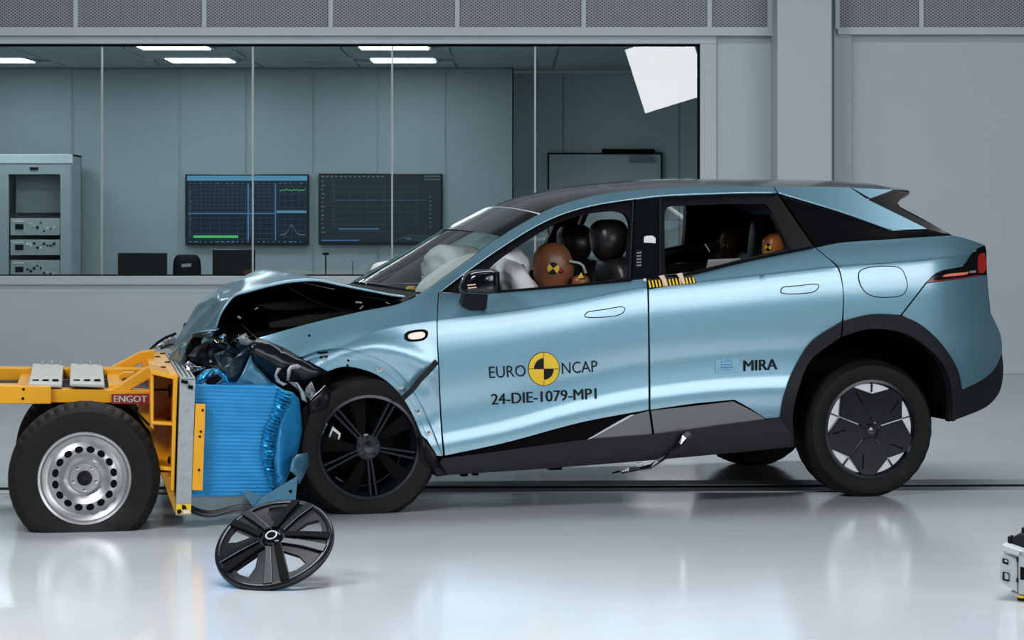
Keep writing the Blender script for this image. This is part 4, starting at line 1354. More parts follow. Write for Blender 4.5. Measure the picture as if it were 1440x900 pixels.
ns = 36
vs = [hood_pt(i, k / ns) for i in H_IDX for k in range(ns + 1)]
fs = [(r * (ns + 1) + k, r * (ns + 1) + k + 1, (r + 1) * (ns + 1) + k + 1, (r + 1) * (ns + 1) + k) for r in range(len(H_IDX) - 1) for k in range(ns)]
hood = make('bonnet', vs, fs, M['paint'], car, smooth=True)
tag(hood, 'crumpled blue bonnet folded up at the front')
md = hood.modifiers.new('thickness', 'SOLIDIFY')
md.thickness = 0.006
md.offset = -1
make('bonnet_liner', [p + Vector((0.01, 0, -0.022)) if 0 < (j % (ns + 1)) < ns else p + Vector((.004, .012 if j % (ns + 1) == 0 else -.012, -.012)) for j, p in enumerate(vs)], fs, M['dark'], hood, smooth=True)
# rolled near edge that catches the light
MB().tube([hood_pt(i, 0) + Vector((0, -0.002, -0.006)) for i in H_IDX], 0.006, 6).build('bonnet_edge', M['paint'], hood, smooth=True)
# front skin hanging below the fold
rows = 14
vs, fs = [], []
c2 = 26
for j in range(rows + 1):
    t = j / rows
    for k in range(c2 + 1):
        s = 0.0 + 1.0 * k / c2
        p = hood_pt(11, s)
        near_cut = max(0.0, 1 - s / .62)                       # the near corner is torn away
        dz = 0.34 * t * (1 - .88 * min(1, near_cut * 1.6))
        r = 1 - 2 * abs(noise.noise(Vector((s * 4.2, t * 2.1, 9.1))))
        p = p + Vector((-0.12 * math.sin(t * PI * .6) * (1 - .3 * near_cut) + 0.05 * r * min(1, t * 4) + .03 * t, 0.03 * r * t, -dz))
        vs.append(p)
for j in range(rows):
    for k in range(c2):
        a = j * (c2 + 1) + k
        fs.append((a, a + 1, a + c2 + 2, a + c2 + 1))
o = make('bonnet_front', vs, fs, M['paint'], hood, auto=0.35)
md = o.modifiers.new('thickness', 'SOLIDIFY')
md.thickness = 0.006


def shard(name, px, v, m, amp=0.02, seed=0, parent=car, grid=8, th=0.004, vf=None, freq=.06, auto=0.4, fr=None):
    """a torn, dented sheet: outline in the photo, lateral depth v (number or function), ridged dents"""
    fr = fr or CF
    poly = [(float(a), float(b)) for a, b in px]
    v2, tris, _ = mesh_poly(poly, (), grid)
    vs = []
    for x, y in v2:
        n1 = noise.noise(Vector((x * freq, y * freq, seed * 3.7)))
        n2 = 1 - 2 * abs(noise.noise(Vector((x * freq * 1.9, y * freq * 1.9, seed * 5.1 + 2))))
        vv = (vf(x, y) if vf else v) + amp * (n1 * 1.2 + n2 * .7)
        vs.append(fr.px(x, y, vv))
    o = make(name, vs, tris, m, parent, auto=auto)
    md = o.modifiers.new('thickness', 'SOLIDIFY')
    md.thickness = th
    md.offset = 0
    return o


# dark inside of the engine bay
def block(name, px, v0, v1, m, parent=car, bevel=.01): return prism(name, CF, px, v0, v1, m, parent, bevel=bevel)


block('engine_bay', [(300, 520), (310, 470), (375, 466), (440, 462), (520, 446), (575, 432), (590, 520), (440, 560)], 0.30, 1.62, M['dark'])
fw = [CF.px(x, y, .17) for x, y in ((590, 417), (600, 425), (600, 520), (585, 520), (572, 428))]
plate('firewall', fw, (0, WID - .34, 0), M['dark'], car)
vs, fs = [], []
for i in range(0, 12):
    p = hood_pt(i, .86) + Vector((0, 0, -.025))
    vs += [p, Vector((p.x, p.y, .62))]
for i in range(11): fs.append((2 * i, 2 * i + 2, 2 * i + 3, 2 * i + 1))
make('engine_bay_side', vs, fs, M['dark'], car)
fl = [hood_pt(11, s) + Vector((.02, 0, -.02)) for s in (0.02, .2, .5, .8, .98)]
make('front_carrier', fl + [Vector((p.x + .06, p.y, .35)) for p in fl], [(k, k + 1, k + 6, k + 5) for k in range(4)], M['dark'], car)
block('engine_cover', [(352, 428), (420, 420), (468, 431), (452, 437), (380, 437)], 1.05, 1.35, M['engine'])
block('battery_tray', [(375, 452), (430, 441), (520, 432), (540, 440), (450, 462), (380, 470)], .6, 1.1, M['black'])
MB().tube([CF.px(x, y, .45) for x, y in spline([(402, 401.5), (425, 415), (446, 425), (468, 433), (500, 439)], 6)], .005, 6).build('bonnet_stay', M['clad'], car)
for (x, y, x2, y2) in ((340, 457, 363, 477), (334, 466, 346, 474)):
    MB().tube([CF.px(x, y, .24), CF.px(x2, y2, .12)], .004, 6).build('bent_rod', M['chrome'], car)
e = MB()
for (x, y, w, h, v, r) in ((336, 446, 8, 5, .5, .6), (360, 434, 9, 3, .6, -.5), (504, 425, 14, 4, .3, 0.1), (508, 432, 10, 3, .3, -.7), (545, 426, 10, 3, .25, .3), (562, 423, 12, 3, .25, .1), (298, 478, 4, 10, .3, .1), (323, 510, 6, 4, .2, .2), (296, 508, 4, 6, .25, 0)):
    p = CF.px(x, y, v)
    e.box(p, (w / 420, .02, h / 520), ry=r)
e.build('broken_fittings', M['galv'], car, kind='stuff')

shard('bumper_shell', [(351, 496), (353, 483), (362, 476), (378, 480), (397, 489), (420, 502), (442, 514), (462, 524), (440, 530), (424, 536), (408, 540), (398, 546), (384, 539), (366, 522), (355, 508)], 0, M['shell'], .012, 1,
      vf=lambda x, y: -0.03 + .0008 * abs((y - 508) - (x - 400) * .42) + ((y - 512 - (x - 400) * .4) / 55) ** 2 * .12, freq=.03, auto=.7)
shard('bumper_skin', [(330, 541), (340, 527), (352, 500), (362, 517), (382, 538), (392, 546), (360, 543)], 0, M['steelblue'], .008, 2, vf=lambda x, y: .0 + (x - 360) * .0004, freq=.03, auto=.8)
shard('bumper_skin', [(312, 517), (330, 503), (351, 484), (352, 498), (340, 526), (330, 540), (318, 530)], .16, M['steeldark'], .02, 3, freq=.05)
shard('headlamp_housing', [(270, 500), (280, 492), (296, 486), (312, 490), (332, 494), (331, 502), (322, 512), (300, 518), (282, 512)], .30, M['clad'], .05, 4, freq=.04)
shard('torn_liner', [(260, 498), (268, 478), (277, 469), (285, 478), (284, 488), (272, 500), (268, 504)], .38, M['dark'], .03, 5)
shard('bonnet_tongue', [(283, 480), (291, 468), (302, 460), (302, 474), (296, 490), (286, 496)], .30, M['paint'], .03, 6)
shard('lamp_lens_shard', [(300, 476), (316, 469), (322, 474), (336, 470), (352, 474), (366, 478), (352, 482), (350, 492), (334, 500), (320, 492), (310, 488)], .16, M['carglass'], .05, 7, freq=.09)
shard('lamp_lens_shard', [(335, 474), (346, 468), (350, 477), (360, 480), (348, 486), (338, 484)], .12, M['galv'], .03, 8, freq=.12)
shard('headlamp_unit', [(318, 482), (334, 474), (352, 481), (352, 500), (336, 512), (324, 502)], .26, M['black'], .04, 11, freq=.08)
shard('broken_grille', [(264, 500), (276, 488), (290, 480), (304, 482), (322, 490), (334, 500), (326, 516), (306, 522), (286, 514), (270, 508)], .24, M['clad'], .035, 41, freq=.05, grid=7, auto=.25)
shard('broken_grille', [(300, 498), (318, 492), (338, 503), (340, 520), (328, 534), (312, 524)], .19, M['steeldark'], .03, 42, freq=.06, grid=7, auto=.25)
shard('crushed_core', [(262, 502), (300, 498), (330, 505), (345, 520), (330, 545), (276, 540), (262, 520)], .42, M['dark'], .05, 12, freq=.07)
shard('torn_metal', [(258, 512), (266, 508), (276, 515), (290, 516), (284, 522), (270, 524), (262, 520)], .22, M['chrome'], .05, 9, freq=.15, grid=4)
shard('torn_metal', [(390, 517), (396, 518), (389, 527), (394, 536), (404, 540), (398, 543), (388, 537), (386, 528)], -.06, M['galv'], .012, 10, freq=.1, grid=4)
shard('torn_bracket', [(404, 520), (408, 514), (418, 512), (424, 515), (421, 518), (410, 519), (406, 536), (403, 535)], -.07, M['galv'], .012, 13, freq=.1, grid=4)
shard('torn_bracket', [(406, 537), (418, 538), (428, 552), (432, 566), (424, 562), (420, 548)], -.03, M['galv'], .03, 14, freq=.15, grid=4)
shard('torn_bracket', [(430, 546), (438, 536), (442, 545), (446, 556), (436, 562), (428, 556)], .0, M['galv'], .035, 15, freq=.25, grid=4)
shard('arch_liner', [(418, 545), (440, 528), (461, 523), (466, 540), (446, 560), (436, 588), (430, 640), (424, 640), (424, 590)], .10, M['dark'], .05, 16, freq=.06)
shard('liner_flap', [(436, 566), (448, 555), (460, 543), (465, 552), (464, 566), (458, 576), (446, 578), (434, 580)], -.02, M['black'], .02, 17, freq=.06)
MB().tube([CF.px(x, y, -.03) for x, y in spline([(436, 563), (442, 556), (450, 549), (457, 542)], 3)], .003, 6).build('bent_rod', M['chrome'], car)
shard('mud_flap', [(593, 612), (600, 618), (612, 636), (619, 652), (618, 658), (606, 656), (598, 640)], 0.0, M['black'], .012, 18, freq=.05)
block('sill_end', [(608, 656), (619, 649), (631, 648), (632, 668), (614, 671)], .03, .2, M['clad'])
# far headlamp still in place
shard('far_headlamp', [(214, 490), (224, 481), (236, 474), (247, 469), (248, 480), (246, 492), (236, 490), (226, 491)], 1.72, M['galv'], .03, 19, freq=.1, grid=4)
MB().tube([CF.px(x, y, 1.70) for x, y in spline([(211, 492), (222, 482), (234, 474.5), (248, 469)], 4)], .008, 6).build('far_headlamp_trim', M['gloss'], car)
MB().tube([CF.px(x, y, 1.68) for x, y in spline([(226, 491), (236, 486), (247, 484)], 4)], .005, 6).build('far_headlamp_trim', M['gloss'], car)

# ---------------------------------------------------------------- cabin
a = [CF.px(x, y, .16) for x, y in ((612, 418), (668, 412), (690, 424), (700, 470), (650, 520), (612, 520))]
plate('dashboard', a, (0, WID - .32, 0), M['black'], car, bevel=.02)
v, f = [], []
swc = CF.px(712, 418, .52)
R_ = Matrix.Rotation(-math.radians(65), 3, 'Y')
vs, fs = [], []
for i in range(40):
    a = 2 * PI * i / 40
    for k in range(8):
        b = 2 * PI * k / 8
        r = .18 + .015 * math.cos(b)
        vs.append(swc + R_ @ Vector((r * math.cos(a), r * math.sin(a), .015 * math.sin(b))))
for i in range(40):
    for k in range(8): fs.append((i * 8 + k, ((i + 1) % 40) * 8 + k, ((i + 1) % 40) * 8 + (k + 1) % 8, i * 8 + (k + 1) % 8))
MB().add(vs, fs).build('steering_wheel', M['seat'], car, smooth=True)


def pillow(name, c, r, m, seed, R=None, e=.7, amp=.10):
    def shp(x, y, z):
        n = noise.noise(Vector((x * 1.6 + seed, y * 1.6, z * 1.6)))
        n2 = 1 - 2 * abs(noise.noise(Vector((x * 2.6, y * 1.2 + seed, z * 3.0 + x))))
        k = 1 + amp * n + amp * .55 * n2
        return (x * k, y * k, z * k)
    v, f = superblob(c, r, e, e, 56, 36, shp, R)
    return MB().add(v, f).build(name, m, car, smooth=True)


tag(pillow('airbag', CF.px(728, 402, .46), (.075, .17, .15), M['airbag'], 3, Matrix.Rotation(-.62, 3, 'Y'), .85), 'deployed white driver airbag')
pillow('airbag', CF.px(712, 383, .66), (.10, .18, .13), M['airbag'], 8, Matrix.Rotation(.45, 3, 'Y'), .8)
tag(pillow('airbag', CF.px(640, 388, 1.12), (.15, .26, .16), M['airbag'], 5), 'deployed passenger airbag behind the windscreen')
# forward driver airbag lobe, added for the bright patch behind the windscreen
pillow('airbag', CF.px(634, 395, .52), (.20, .17, .085), M['airbag'], 11, Matrix.Rotation(-.55, 3, 'Y'), .8)
pillow('airbag_pack', CF.px(578, 405.5, .75), (.025, .02, .012), M['mark_y'], 2)


def seat(px_head, v, px_base, rec=.22):
    hc = CF.px(*px_head, v)
    bc = CF.px(*px_base, v)
    def hs(x, y, z): return (x * (.85 + .15 * z), y * (1 - .12 * abs(z)), z)
    vv, ff = superblob(hc, (.108, .13, .112), .72, .75, 28, 16, hs)
    b = MB()
    d = hc - bc
    ang = math.atan2(d.x, d.z)
    mid = (hc + bc) / 2 + Vector((.02, 0, -.06))
    v2, f2 = superblob(mid, (.085, .26, d.length * .5 - .03), .35, .55, 28, 16, lambda x, y, z: (x - .5 * y * y * -1 * .5, y * (1 - .22 * max(0, z)), z), Matrix.Rotation(ang, 3, 'Y'))
    s = b.add(v2, f2).build('front_seat', M['seat'], car, smooth=True)
    MB().add(vv, ff).build('headrest', M['seat'], s, smooth=True)
    MB().tube([hc + Vector((0.01, -.05, -.08)), hc + Vector((.03, -.05, -.2))], .007).tube([hc + Vector((0.01, .05, -.08)), hc + Vector((.03, .05, -.2))], .007).build('headrest_post', M['chrome'], s)
    v3, f3 = superblob(bc + Vector((-.25, 0, .02)), (.28, .25, .09), .4, .5, 24, 10)
    MB().add(v3, f3).build('seat_cushion', M['seat'], s, smooth=True)


seat((856, 338), .50, (880, 505))
seat((808, 343), 1.42, (835, 490))
cabf = [CF.px(x, y, .10) for x, y in ((640, 600), (640, 640), (900, 620), (1112, 600), (1112, 560), (900, 575))]
plate('cabin_floor', cabf, (0, WID - .20, 0), M['dark'], car)
for s in (0, 1):
    fx = (lambda p: mir(p)) if s else (lambda p: p)
    for nm, pxs in (('door_lining', ((640, 424), (700, 418), (790, 408), (905, 398), (905, 560), (640, 610))), ('door_lining', ((918, 398), (973, 392), (1047, 374), (1140, 354), (1140, 450), (1100, 540), (918, 560)))):
        a = [fx(CF.px(x, y, V(x, BELT(x)) + .025)) for x, y in pxs]
        b = [fx(CF.px(x, y, V(x, BELT(x)) + .025) + Vector((0, .05, 0))) for x, y in pxs]
        n = len(a)
        make(nm, a + b, [tuple(range(n)), tuple(range(2 * n - 1, n - 1, -1))] + [(k, (k + 1) % n, n + (k + 1) % n, n + k) for k in range(n)], M['dark'], front_doors[s] if pxs[0][0] < 800 else rear_doors[s])
rs = [CF.px(x, y, .25) for x, y in ((1090, 500), (1112, 400), (1128, 352), (1150, 352), (1150, 500))]
plate('rear_seat', rs, (0, WID - .5, 0), M['seat'], car, bevel=.03)
rc_ = [CF.px(x, y, .25) for x, y in ((990, 500), (1110, 480), (1140, 520), (990, 530))]
plate('rear_cushion', rc_, (0, WID - .5, 0), M['seat'], car, bevel=.03)
vv, ff = superblob(CF.px(1070, 350, .70), (.06, .09, .19), .5, .6, 24, 14, None, Matrix.Rotation(.1, 3, 'Y'))
MB().add(vv, ff).build('child_seat', M['seat'], car, smooth=True)
plate('paper_sheet', [CF.px(x, y, .62) for x, y in ((992, 383), (996, 365), (1042, 363), (1040, 372))], (0, .003, 0), M['paper'], car)
plate('white_label', [P(905.5, 341, -.006), P(906, 333, -.006), P(910, 331.5, -.006), P(918, 331.5, -.006), P(922, 335, -.006), P(922, 342, -.006)], (0, .003, 0), M['paper'], car)
bp = plate('seat_belt_plate', [P(895, 352, -.004), P(903, 351.5, -.004), P(901, 376, -.004), P(894, 377, -.004)], (0, .003, 0), M['clad'], car)
for k in range(5):
    plate('belt_plate_rib', [P(895.5, 355 + k * 4.4, -.006), P(902, 354.5 + k * 4.4, -.006), P(901.8, 356 + k * 4.4, -.006), P(895.4, 356.5 + k * 4.4, -.006)], (0, .002, 0), M['galv'], bp)

# ---------------------------------------------------------------- crash test dummies (things of their own, seated in the car)
def dummy(label, name, vseat, head_px, head_r, joints, skin, mark, tilt=0.0, red=None, cap=False):
    hc = CF.px(head_px[0], head_px[1], vseat)
    base = CF.px(joints['hip'][0], joints['hip'][1], vseat)
    t = empty(name, CF.world(base), YAW, label, 'dummy')
    L = lambda p: p - base
    me = bpy.data.meshes.new('body')
    J = lambda k, dv=0.0: L(CF.px(joints[k][0], joints[k][1], vseat + dv))
    pts = [J('hip'), J('chest'), J('neck'), L(hc) + Vector((0, 0, -head_r[2] * .4))]
    ed = [(0, 1), (1, 2), (2, 3)]
    w = joints['w']
    rad = [.62 * w, .60 * w, .28 * w, .26 * w]
    for s in (-1, 1):
        n = len(pts)
        pts += [J('shoulder', s * w), J('elbow', s * w * 1.25), J('hand', s * w * .9)]
        rad += [.27 * w, .2 * w, .16 * w]
        ed += [(1, n), (n, n + 1), (n + 1, n + 2)]
        n = len(pts)
        pts += [J('hip', s * w * .55), J('knee', s * w * .7), J('foot', s * w * .6)]
        rad += [.38 * w, .28 * w, .2 * w]
        ed += [(0, n), (n, n + 1), (n + 1, n + 2)]
    me.from_pydata([tuple(p) for p in pts], ed, [])
    o = bpy.data.objects.new('body', me)
    link(o, t)
    me.materials.append(M[skin])
    sk = o.modifiers.new('skin', 'SKIN')
    for i, r in enumerate(rad): me.skin_vertices[0].data[i].radius = (r, r)
    me.skin_vertices[0].data[0].use_root = True
    sb = o.modifiers.new('smooth', 'SUBSURF')
    sb.levels = sb.render_levels = 2
    sk.use_smooth_shade = True

    def shp(x, y, z):
        # crown broad and round, jaw narrower, shallow face towards the front (local -x)
        k = 1.0 - .16 * max(0, -z) - .05 * max(0, z)
        fx = x * k - (.10 * (z < -.1) * min(1, -z) if x < 0 else 0)
        nose = .10 * math.exp(-((z + .12) / .16) ** 2 - (y / .16) ** 2) if x < 0 else 0
        eye = .05 * math.exp(-((z - .12) / .10) ** 2 - ((abs(y) - .36) / .16) ** 2) if x < 0 else 0
        return (fx - nose + eye, y * (1 - .12 * max(0, -z)), z)
    v, f = superblob(L(hc), head_r, .76, .86, 40, 28, shp, Matrix.Rotation(tilt, 3, 'Y'))
    h = MB().add(v, f).build('head', M[skin], t, smooth=True)
    if cap:
        v, f = superblob(L(hc) + Vector((.004, 0, head_r[2] * .18)), (head_r[0] * 1.02, head_r[1] * 1.02, head_r[2] * .86), .86, .9, 32, 20, lambda x, y, z: (x, y, max(z, .25)), Matrix.Rotation(tilt, 3, 'Y'))
        MB().add(v, f).build('head_cap', M['seat'], h, smooth=True)
    # quartered marker on the side of the head
    for (mx, my, mr) in mark:
        def on_head(px, py):
            q = CF.px(px, py, vseat - head_r[1])
            lo, hi = -head_r[1] * 1.3, 0.0
            RI = Matrix.Rotation(-tilt, 3, 'Y')
            for it in range(24):
                md_ = (lo + hi) / 2
                q = CF.px(px, py, vseat + md_)
                l = RI @ (q - hc)
                a, b, c = abs(l.x) / head_r[0], abs(l.y) / head_r[1], abs(l.z) / head_r[2]
                d = ((a ** (2 / .86) + b ** (2 / .86)) ** (.86 / .76) + c ** (2 / .76))
                if d > 1: lo = md_
                else: hi = md_
            return L(CF.px(px, py, vseat + lo - .004))
        q4 = {0: MB(), 1: MB()}
        for qd in range(4):
            vs_, fs_ = [on_head(mx, my)], []
            for k in range(9):
                a = math.radians(38 + qd * 90 + k * 90 / 8)
                vs_.append(on_head(mx + mr * math.cos(a), my - mr * 1.05 * math.sin(a)))
            for k in range(1, 9): fs_.append((0, k, k + 1))
            q4[qd % 2].add(vs_, fs_)
        q4[0].build('marker_dark', M['mark_k'], h)
        q4[1].build('marker_yellow', M['mark_y'], h)
    if red:
        v, f = superblob(L(CF.px(red[0], red[1], vseat - head_r[1] * .95)), (.014, .02, .014), 1, 1, 14, 8)
        MB().add(v, f).build('sensor', M['red'], h, smooth=True)
    return t


d1 = dummy('brown crash test dummy slumped into the white airbag at the steering wheel', 'driver_dummy', .50, (778.5, 378), (.108, .078, .138), dict(hip=(858, 505), chest=(838, 440), neck=(803, 408), shoulder=(828, 418), elbow=(790, 450), hand=(745, 432), knee=(740, 500), foot=(650, 560), w=.20), 'skin', [(778, 377.5, 8.3)], tilt=-.18, red=(788.5, 381))
base = CF.px(858, 505, .50)
v, f = superblob(CF.px(817, 396, .38) - base, (.048, .04, .034), .9, .9, 18, 12)
sh = MB().add(v, f).build('shoulder_cap', M['skin'], d1, smooth=True)
q = CF.px(816, 388, .335) - base
plate('shoulder_mark', [q + Vector((-.015, 0, -.012)), q + Vector((.018, 0, -.010)), q + Vector((.006, 0, .018))], (0, .004, 0), M['mark_y'], sh)
MB().tube([CF.px(x, y, .42) - base for x, y in ((800, 367), (815, 370), (820, 374), (824, 384))], .008, 8).build('harness', M['galv'], d1)
for_far = dummy('dark brown child dummy head far across the rear seat', 'rear_dummy', 1.30, (1033, 345), (.085, .085, .105), dict(hip=(1062, 430), chest=(1054, 395), neck=(1038, 372), shoulder=(1050, 380), elbow=(1034, 420), hand=(1000, 425), knee=(985, 430), foot=(975, 470), w=.14), 'skin', [(1020, 345, 4.5)])
for_near = dummy('orange brown child dummy head near the rear door window', 'rear_dummy', .52, (1089, 349), (.066, .07, .085), dict(hip=(1098, 440), chest=(1096, 398), neck=(1091, 372), shoulder=(1095, 382), elbow=(1080, 415), hand=(1050, 425), knee=(1035, 440), foot=(1025, 480), w=.12), 'skin2', [(1080, 347.5, 5)])

for d_ in (for_far, for_near): d_['group'] = 'child dummies on the rear seat'

# ---------------------------------------------------------------- yellow crash trolley with its honeycomb barrier
TF = Frame(-1.995, 11.45, math.radians(10))
tro = empty('crash_trolley', TF.o, TF.yaw, 'yellow steel crash trolley with a blue ribbed barrier driven into the car', 'trolley')


def beam(name, px, v0, v1, m='yellow', parent=tro, bevel=.004): return prism(name, TF, px, v0, v1, M[m], parent, bevel=bevel)


# wheels
def trolley_wheel(v0, side):
    c0 = TF.px(119, 673, 0.02)
    c = Vector((c0.x, v0, c0.z))
    rimR = 0.205
    prof = [(rimR + .016, .010), (rimR + .010, .002), (rimR, .006), (rimR - .006, .02), (rimR - .022, .03), (rimR - .034, .034), (rimR - .05, .026), (rimR - .065, .016), (rimR - .085, .016), (.10, .032), (.083, .046), (.072, .048), (.068, .032), (.045, .030), (.030, .030)]
    w = lathe_obj('wheel', prof, c, M['steel'], tro, 72, side)
    tyre(c, .353, rimR + .008, .215, M['rubber'], w, nseg=132, ground=0.0, bulge=.03, tread=.012, side=side)
    lathe_obj('wheel_back', [(rimR - .02, .09), (.03, .09)], c, M['dark'], w, 40, side)
    lathe_obj('rim_barrel', [(rimR - .008, .02), (rimR - .015, .2)], c, M['dark'], w, 40, side)
    for k in range(16):
        d = 11 + 360 / 16 * k
        p = wp(c, rimR - .068, d, 0.0, side)
        a = math.radians(d)
        er, et = Vector((math.cos(a), 0, math.sin(a))), Vector((-math.sin(a), 0, math.cos(a)))
        vs = [p + er * (.0155 * math.cos(t)) + et * (.0195 * math.sin(t)) + Vector((0, side * .0125, 0)) for t in [2 * PI * j / 14 for j in range(14)]]
        make('rim_hole', vs + [q + Vector((0, side * .01, 0)) for q in vs], [tuple(range(14)), tuple(range(27, 13, -1))] + [(j, (j + 1) % 14, 14 + (j + 1) % 14, 14 + j) for j in range(14)], M['dark'], w)
    lathe_obj('center_cap', [(.036, .032), (.034, .020), (.028, .018), (0.0, .016)], c, M['black'], w, 32, side)
    lathe_obj('cap_ridge', [(.018, .016), (.016, .008), (0, .007)], c, M['clad'], w, 6, side)
    for k in range(5):
        p = wp(c, .056, 54 + 72 * k, .022, side)
        v, f = lathe([(0.0, 0), (.009, .001), (.010, .016)], 6, p)
        make('lug_nut', [(x, p.y + side * (y - p.y), z) for x, y, z in v], f, M['chrome'], w)
    return c


wc = trolley_wheel(0.01, 1)
trolley_wheel(1.66, -1)
MB().tube([Vector((wc.x, .1, wc.z)), Vector((wc.x, 1.56, wc.z))], .045, 12).build('axle', M['black'], tro)

# long rails and cross pieces
beam('side_rail', [(-260, 540), (72, 543), (72, 568), (-260, 567)], .26, .44)
beam('side_rail', [(60, 547), (213, 549), (213, 567), (60, 566)], .29, .42)
beam('side_rail', [(-260, 516), (205, 519), (205, 532), (-260, 538)], 1.20, 1.38)
for x in (34, 163):
    b0 = TF.px(x, 550, .40)
    MB().box((b0.x, .82, b0.z), (.07, .82, .06)).build('cross_member', M['yellow'], tro, bevel=.004)
b0 = TF.px(91, 545, .40)
MB().box((b0.x, .82, b0.z - .02), (1.1, .76, .008)).build('deck_plate', M['clad'], tro)
for (x, y) in ((33, 547.5), (32, 560.5)):
    c = TF.px(x, y, .258)
    MB().tube([c, c + Vector((0, .01, 0))], .007, 10).build('bolt', M['dark'], tro)
for (x0, x1) in ((40, 87), (98, 147)):
    bx = beam('ballast_box', [(x0, 538.5), (x1, 540), (x1 + .5, 545.5), (x0, 543.5)], .28, 1.34, 'beige', bevel=.006)
    for vx in bx.data.vertices:
        if vx.co.y > 1.0: vx.co.z += .028
    z = max(TF.px(x0, 538.5, .28).z, TF.px(x1, 540, .28).z)
    u0, u1 = TF.px(x0, 540, .28).x, TF.px(x1, 540, .28).x
    for k in range(3):
        u = u0 + (u1 - u0) * (.2 + .3 * k)
        MB().box((u, .42, z + .003), (.03, .05, .006)).build('handle_slot', M['dark'], bx)
        MB().tube([(u + .02, 1.30, z + .01), (u + .02, 1.30, z + .042)], .01, 8).build('bolt', M['galv'], bx)
# braces up to the head plate
beam('brace', [(157, 548), (206, 517), (213, 516.5), (213, 531), (182, 549)], .30, .40)
beam('brace', [(143, 523), (198, 495), (205, 494.5), (205, 507), (170, 525)], 1.40, 1.50)
beam('post', [(200, 495), (217, 493), (217, 520), (200, 520)], 1.38, 1.52)
beam('post', [(195, 568), (213, 567), (213, 608), (205, 600), (195, 585)], .32, .46)
MB().tube([TF.px(182, 569, .27), TF.px(210, 598, .27)], .006, 8).build('tie_rod', M['black'], tro)
for (x, y, v) in ((180, 527, .8), (176, 529, .85)):
    MB().box(TF.px(x, y, v), (.06, .08, .03)).build('rail_stop', M['yellow'], tro, bevel=.004)
# head frame of welded plates
gus = [TF.px(x, y, v) for x, y, v in ((213, 517, .32), (251, 532, .06), (231, 498, 2.0), (203, 494, 1.95))]
zt = sum(p.z for p in gus) / 4
gus = [Vector((p.x, p.y, zt)) for p in gus]
gp = plate('gusset_plate', gus, (0, 0, -.012), M['yellow'], tro, bevel=.003)
for (a, b) in ((.55, .25), (.85, .5), (.55, .75), (.85, .9)):
    p = gus[0].lerp(gus[1], a).lerp(gus[3].lerp(gus[2], a), b)
    MB().tube([p + Vector((0, 0, -.005)), p + Vector((0, 0, .006))], .014, 10).build('bolt', M['black'], gp)
hf = beam('head_frame', [(213, 524), (246, 528), (243, 690), (237, 690), (224, 664), (213, 608)], .46, 2.0)
beam('head_plate_rib', [(211.5, 519), (216, 520), (216, 605), (211.5, 600)], .08, .5)
beam('head_plate_rib', [(244, 528), (250, 531), (245, 690), (240, 690)], .05, .5)
beam('head_plate_rib', [(211.5, 519), (250, 530.5), (250, 535), (211.5, 526)], .06, .5)
beam('shelf_plate', [(213, 592), (247, 595), (247, 599), (213, 597)], .07, .5)
beam('shelf_plate', [(223, 655), (243, 658), (243, 663), (225, 661)], .07, .5)
beam('head_plate_rib', [(225, 664), (243, 664), (249, 722), (245, 720)], .10, .5)
for (x, y) in ((240, 545), (240, 553), (239, 647), (238, 592)):
    c = TF.px(x, y, .2)
    v, f = superblob(c, (.012, .02, .018), .8, .8, 10, 8)
    MB().add(v, f).build('bolt', M['black'], tro)
# galvanised face plate with the yellow barrier flange
fp = beam('face_plate', [(253, 533.5), (275, 533.5), (268.5, 725), (247, 725)], .02, 2.08, 'galv', bevel=.003)
for (x, y) in ((261, 573), (256.5, 622), (266, 644), (254.5, 672)):
    c = TF.px(x, y, .014)
    MB().tube([c, c + Vector((0, .012, 0))], .011, 10).build('bolt', M['galv'], fp)
for (x, y, w, h) in ((259.5, 537, 9, 4.5), (268, 544.5, 7, 5)):
    MB().box(TF.px(x, y, .016), (w / 300, .012, h / 300), ry=.2).build('slot', M['dark'], fp)
MB().add([TF.px(x, y, .016) for x, y in ((248, 709), (269, 709), (268.5, 723), (247.5, 723))], [(0, 1, 2, 3)]).build('marker_sticker', M['mark_y'], fp)
for pts in (((256, 709.5), (261, 711), (263, 716), (256, 716.5)), ((249, 717), (254, 716), (256, 720), (252, 723), (249, 722))):
    MB().add([TF.px(x, y, .013) for x, y in pts], [tuple(range(len(pts)))]).build('sticker_mark', M['mark_k'], fp)
MB().add([TF.px(x, y, .013) for x, y in ((258, 717.5), (267, 717), (267, 722), (258, 722.5))], [(0, 1, 2, 3)]).build('sticker_mark', M['white'], fp)
# perforated cap along the top edge of the face plate
a, b = TF.px(254, 533, .02), TF.px(274.5, 533, .02)
cap = MB().span((a.x, .02, a.z), (b.x, 2.08, a.z + .006)).build('plate_cap', M['galv'], fp)
e = MB()
for i in range(3):
    for k in range(30): e.box((a.x + (b.x - a.x) * (.2 + .3 * i), .08 + k * .067, a.z + .0065), (.008, .034, .002))
e.build('cap_slots', M['black'], cap, kind='stuff')
yf = beam('barrier_flange', [(275, 568), (289, 568.5), (285, 690), (270, 689.5)], .015, .05, 'yellow', bevel=.003)
for (x, y) in ((285, 577), (282.5, 607), (281, 614), (280, 661)):
    c = TF.px(x, y, .012)
    MB().tube([c, c + Vector((0, .01, 0))], .006, 8).build('bolt', M['dark'], yf)
# red name plate
sg = beam('name_plate', [(157, 554.3), (210, 553.8), (210, 568.6), (157, 568)], .272, .29, 'red', bevel=.001)
text_tris('ENGOT', M['white'], sg, lambda s, t: TF.px(160.5 + 46 * s, 565.6 - 9.2 * t, .2705), bold=.035)

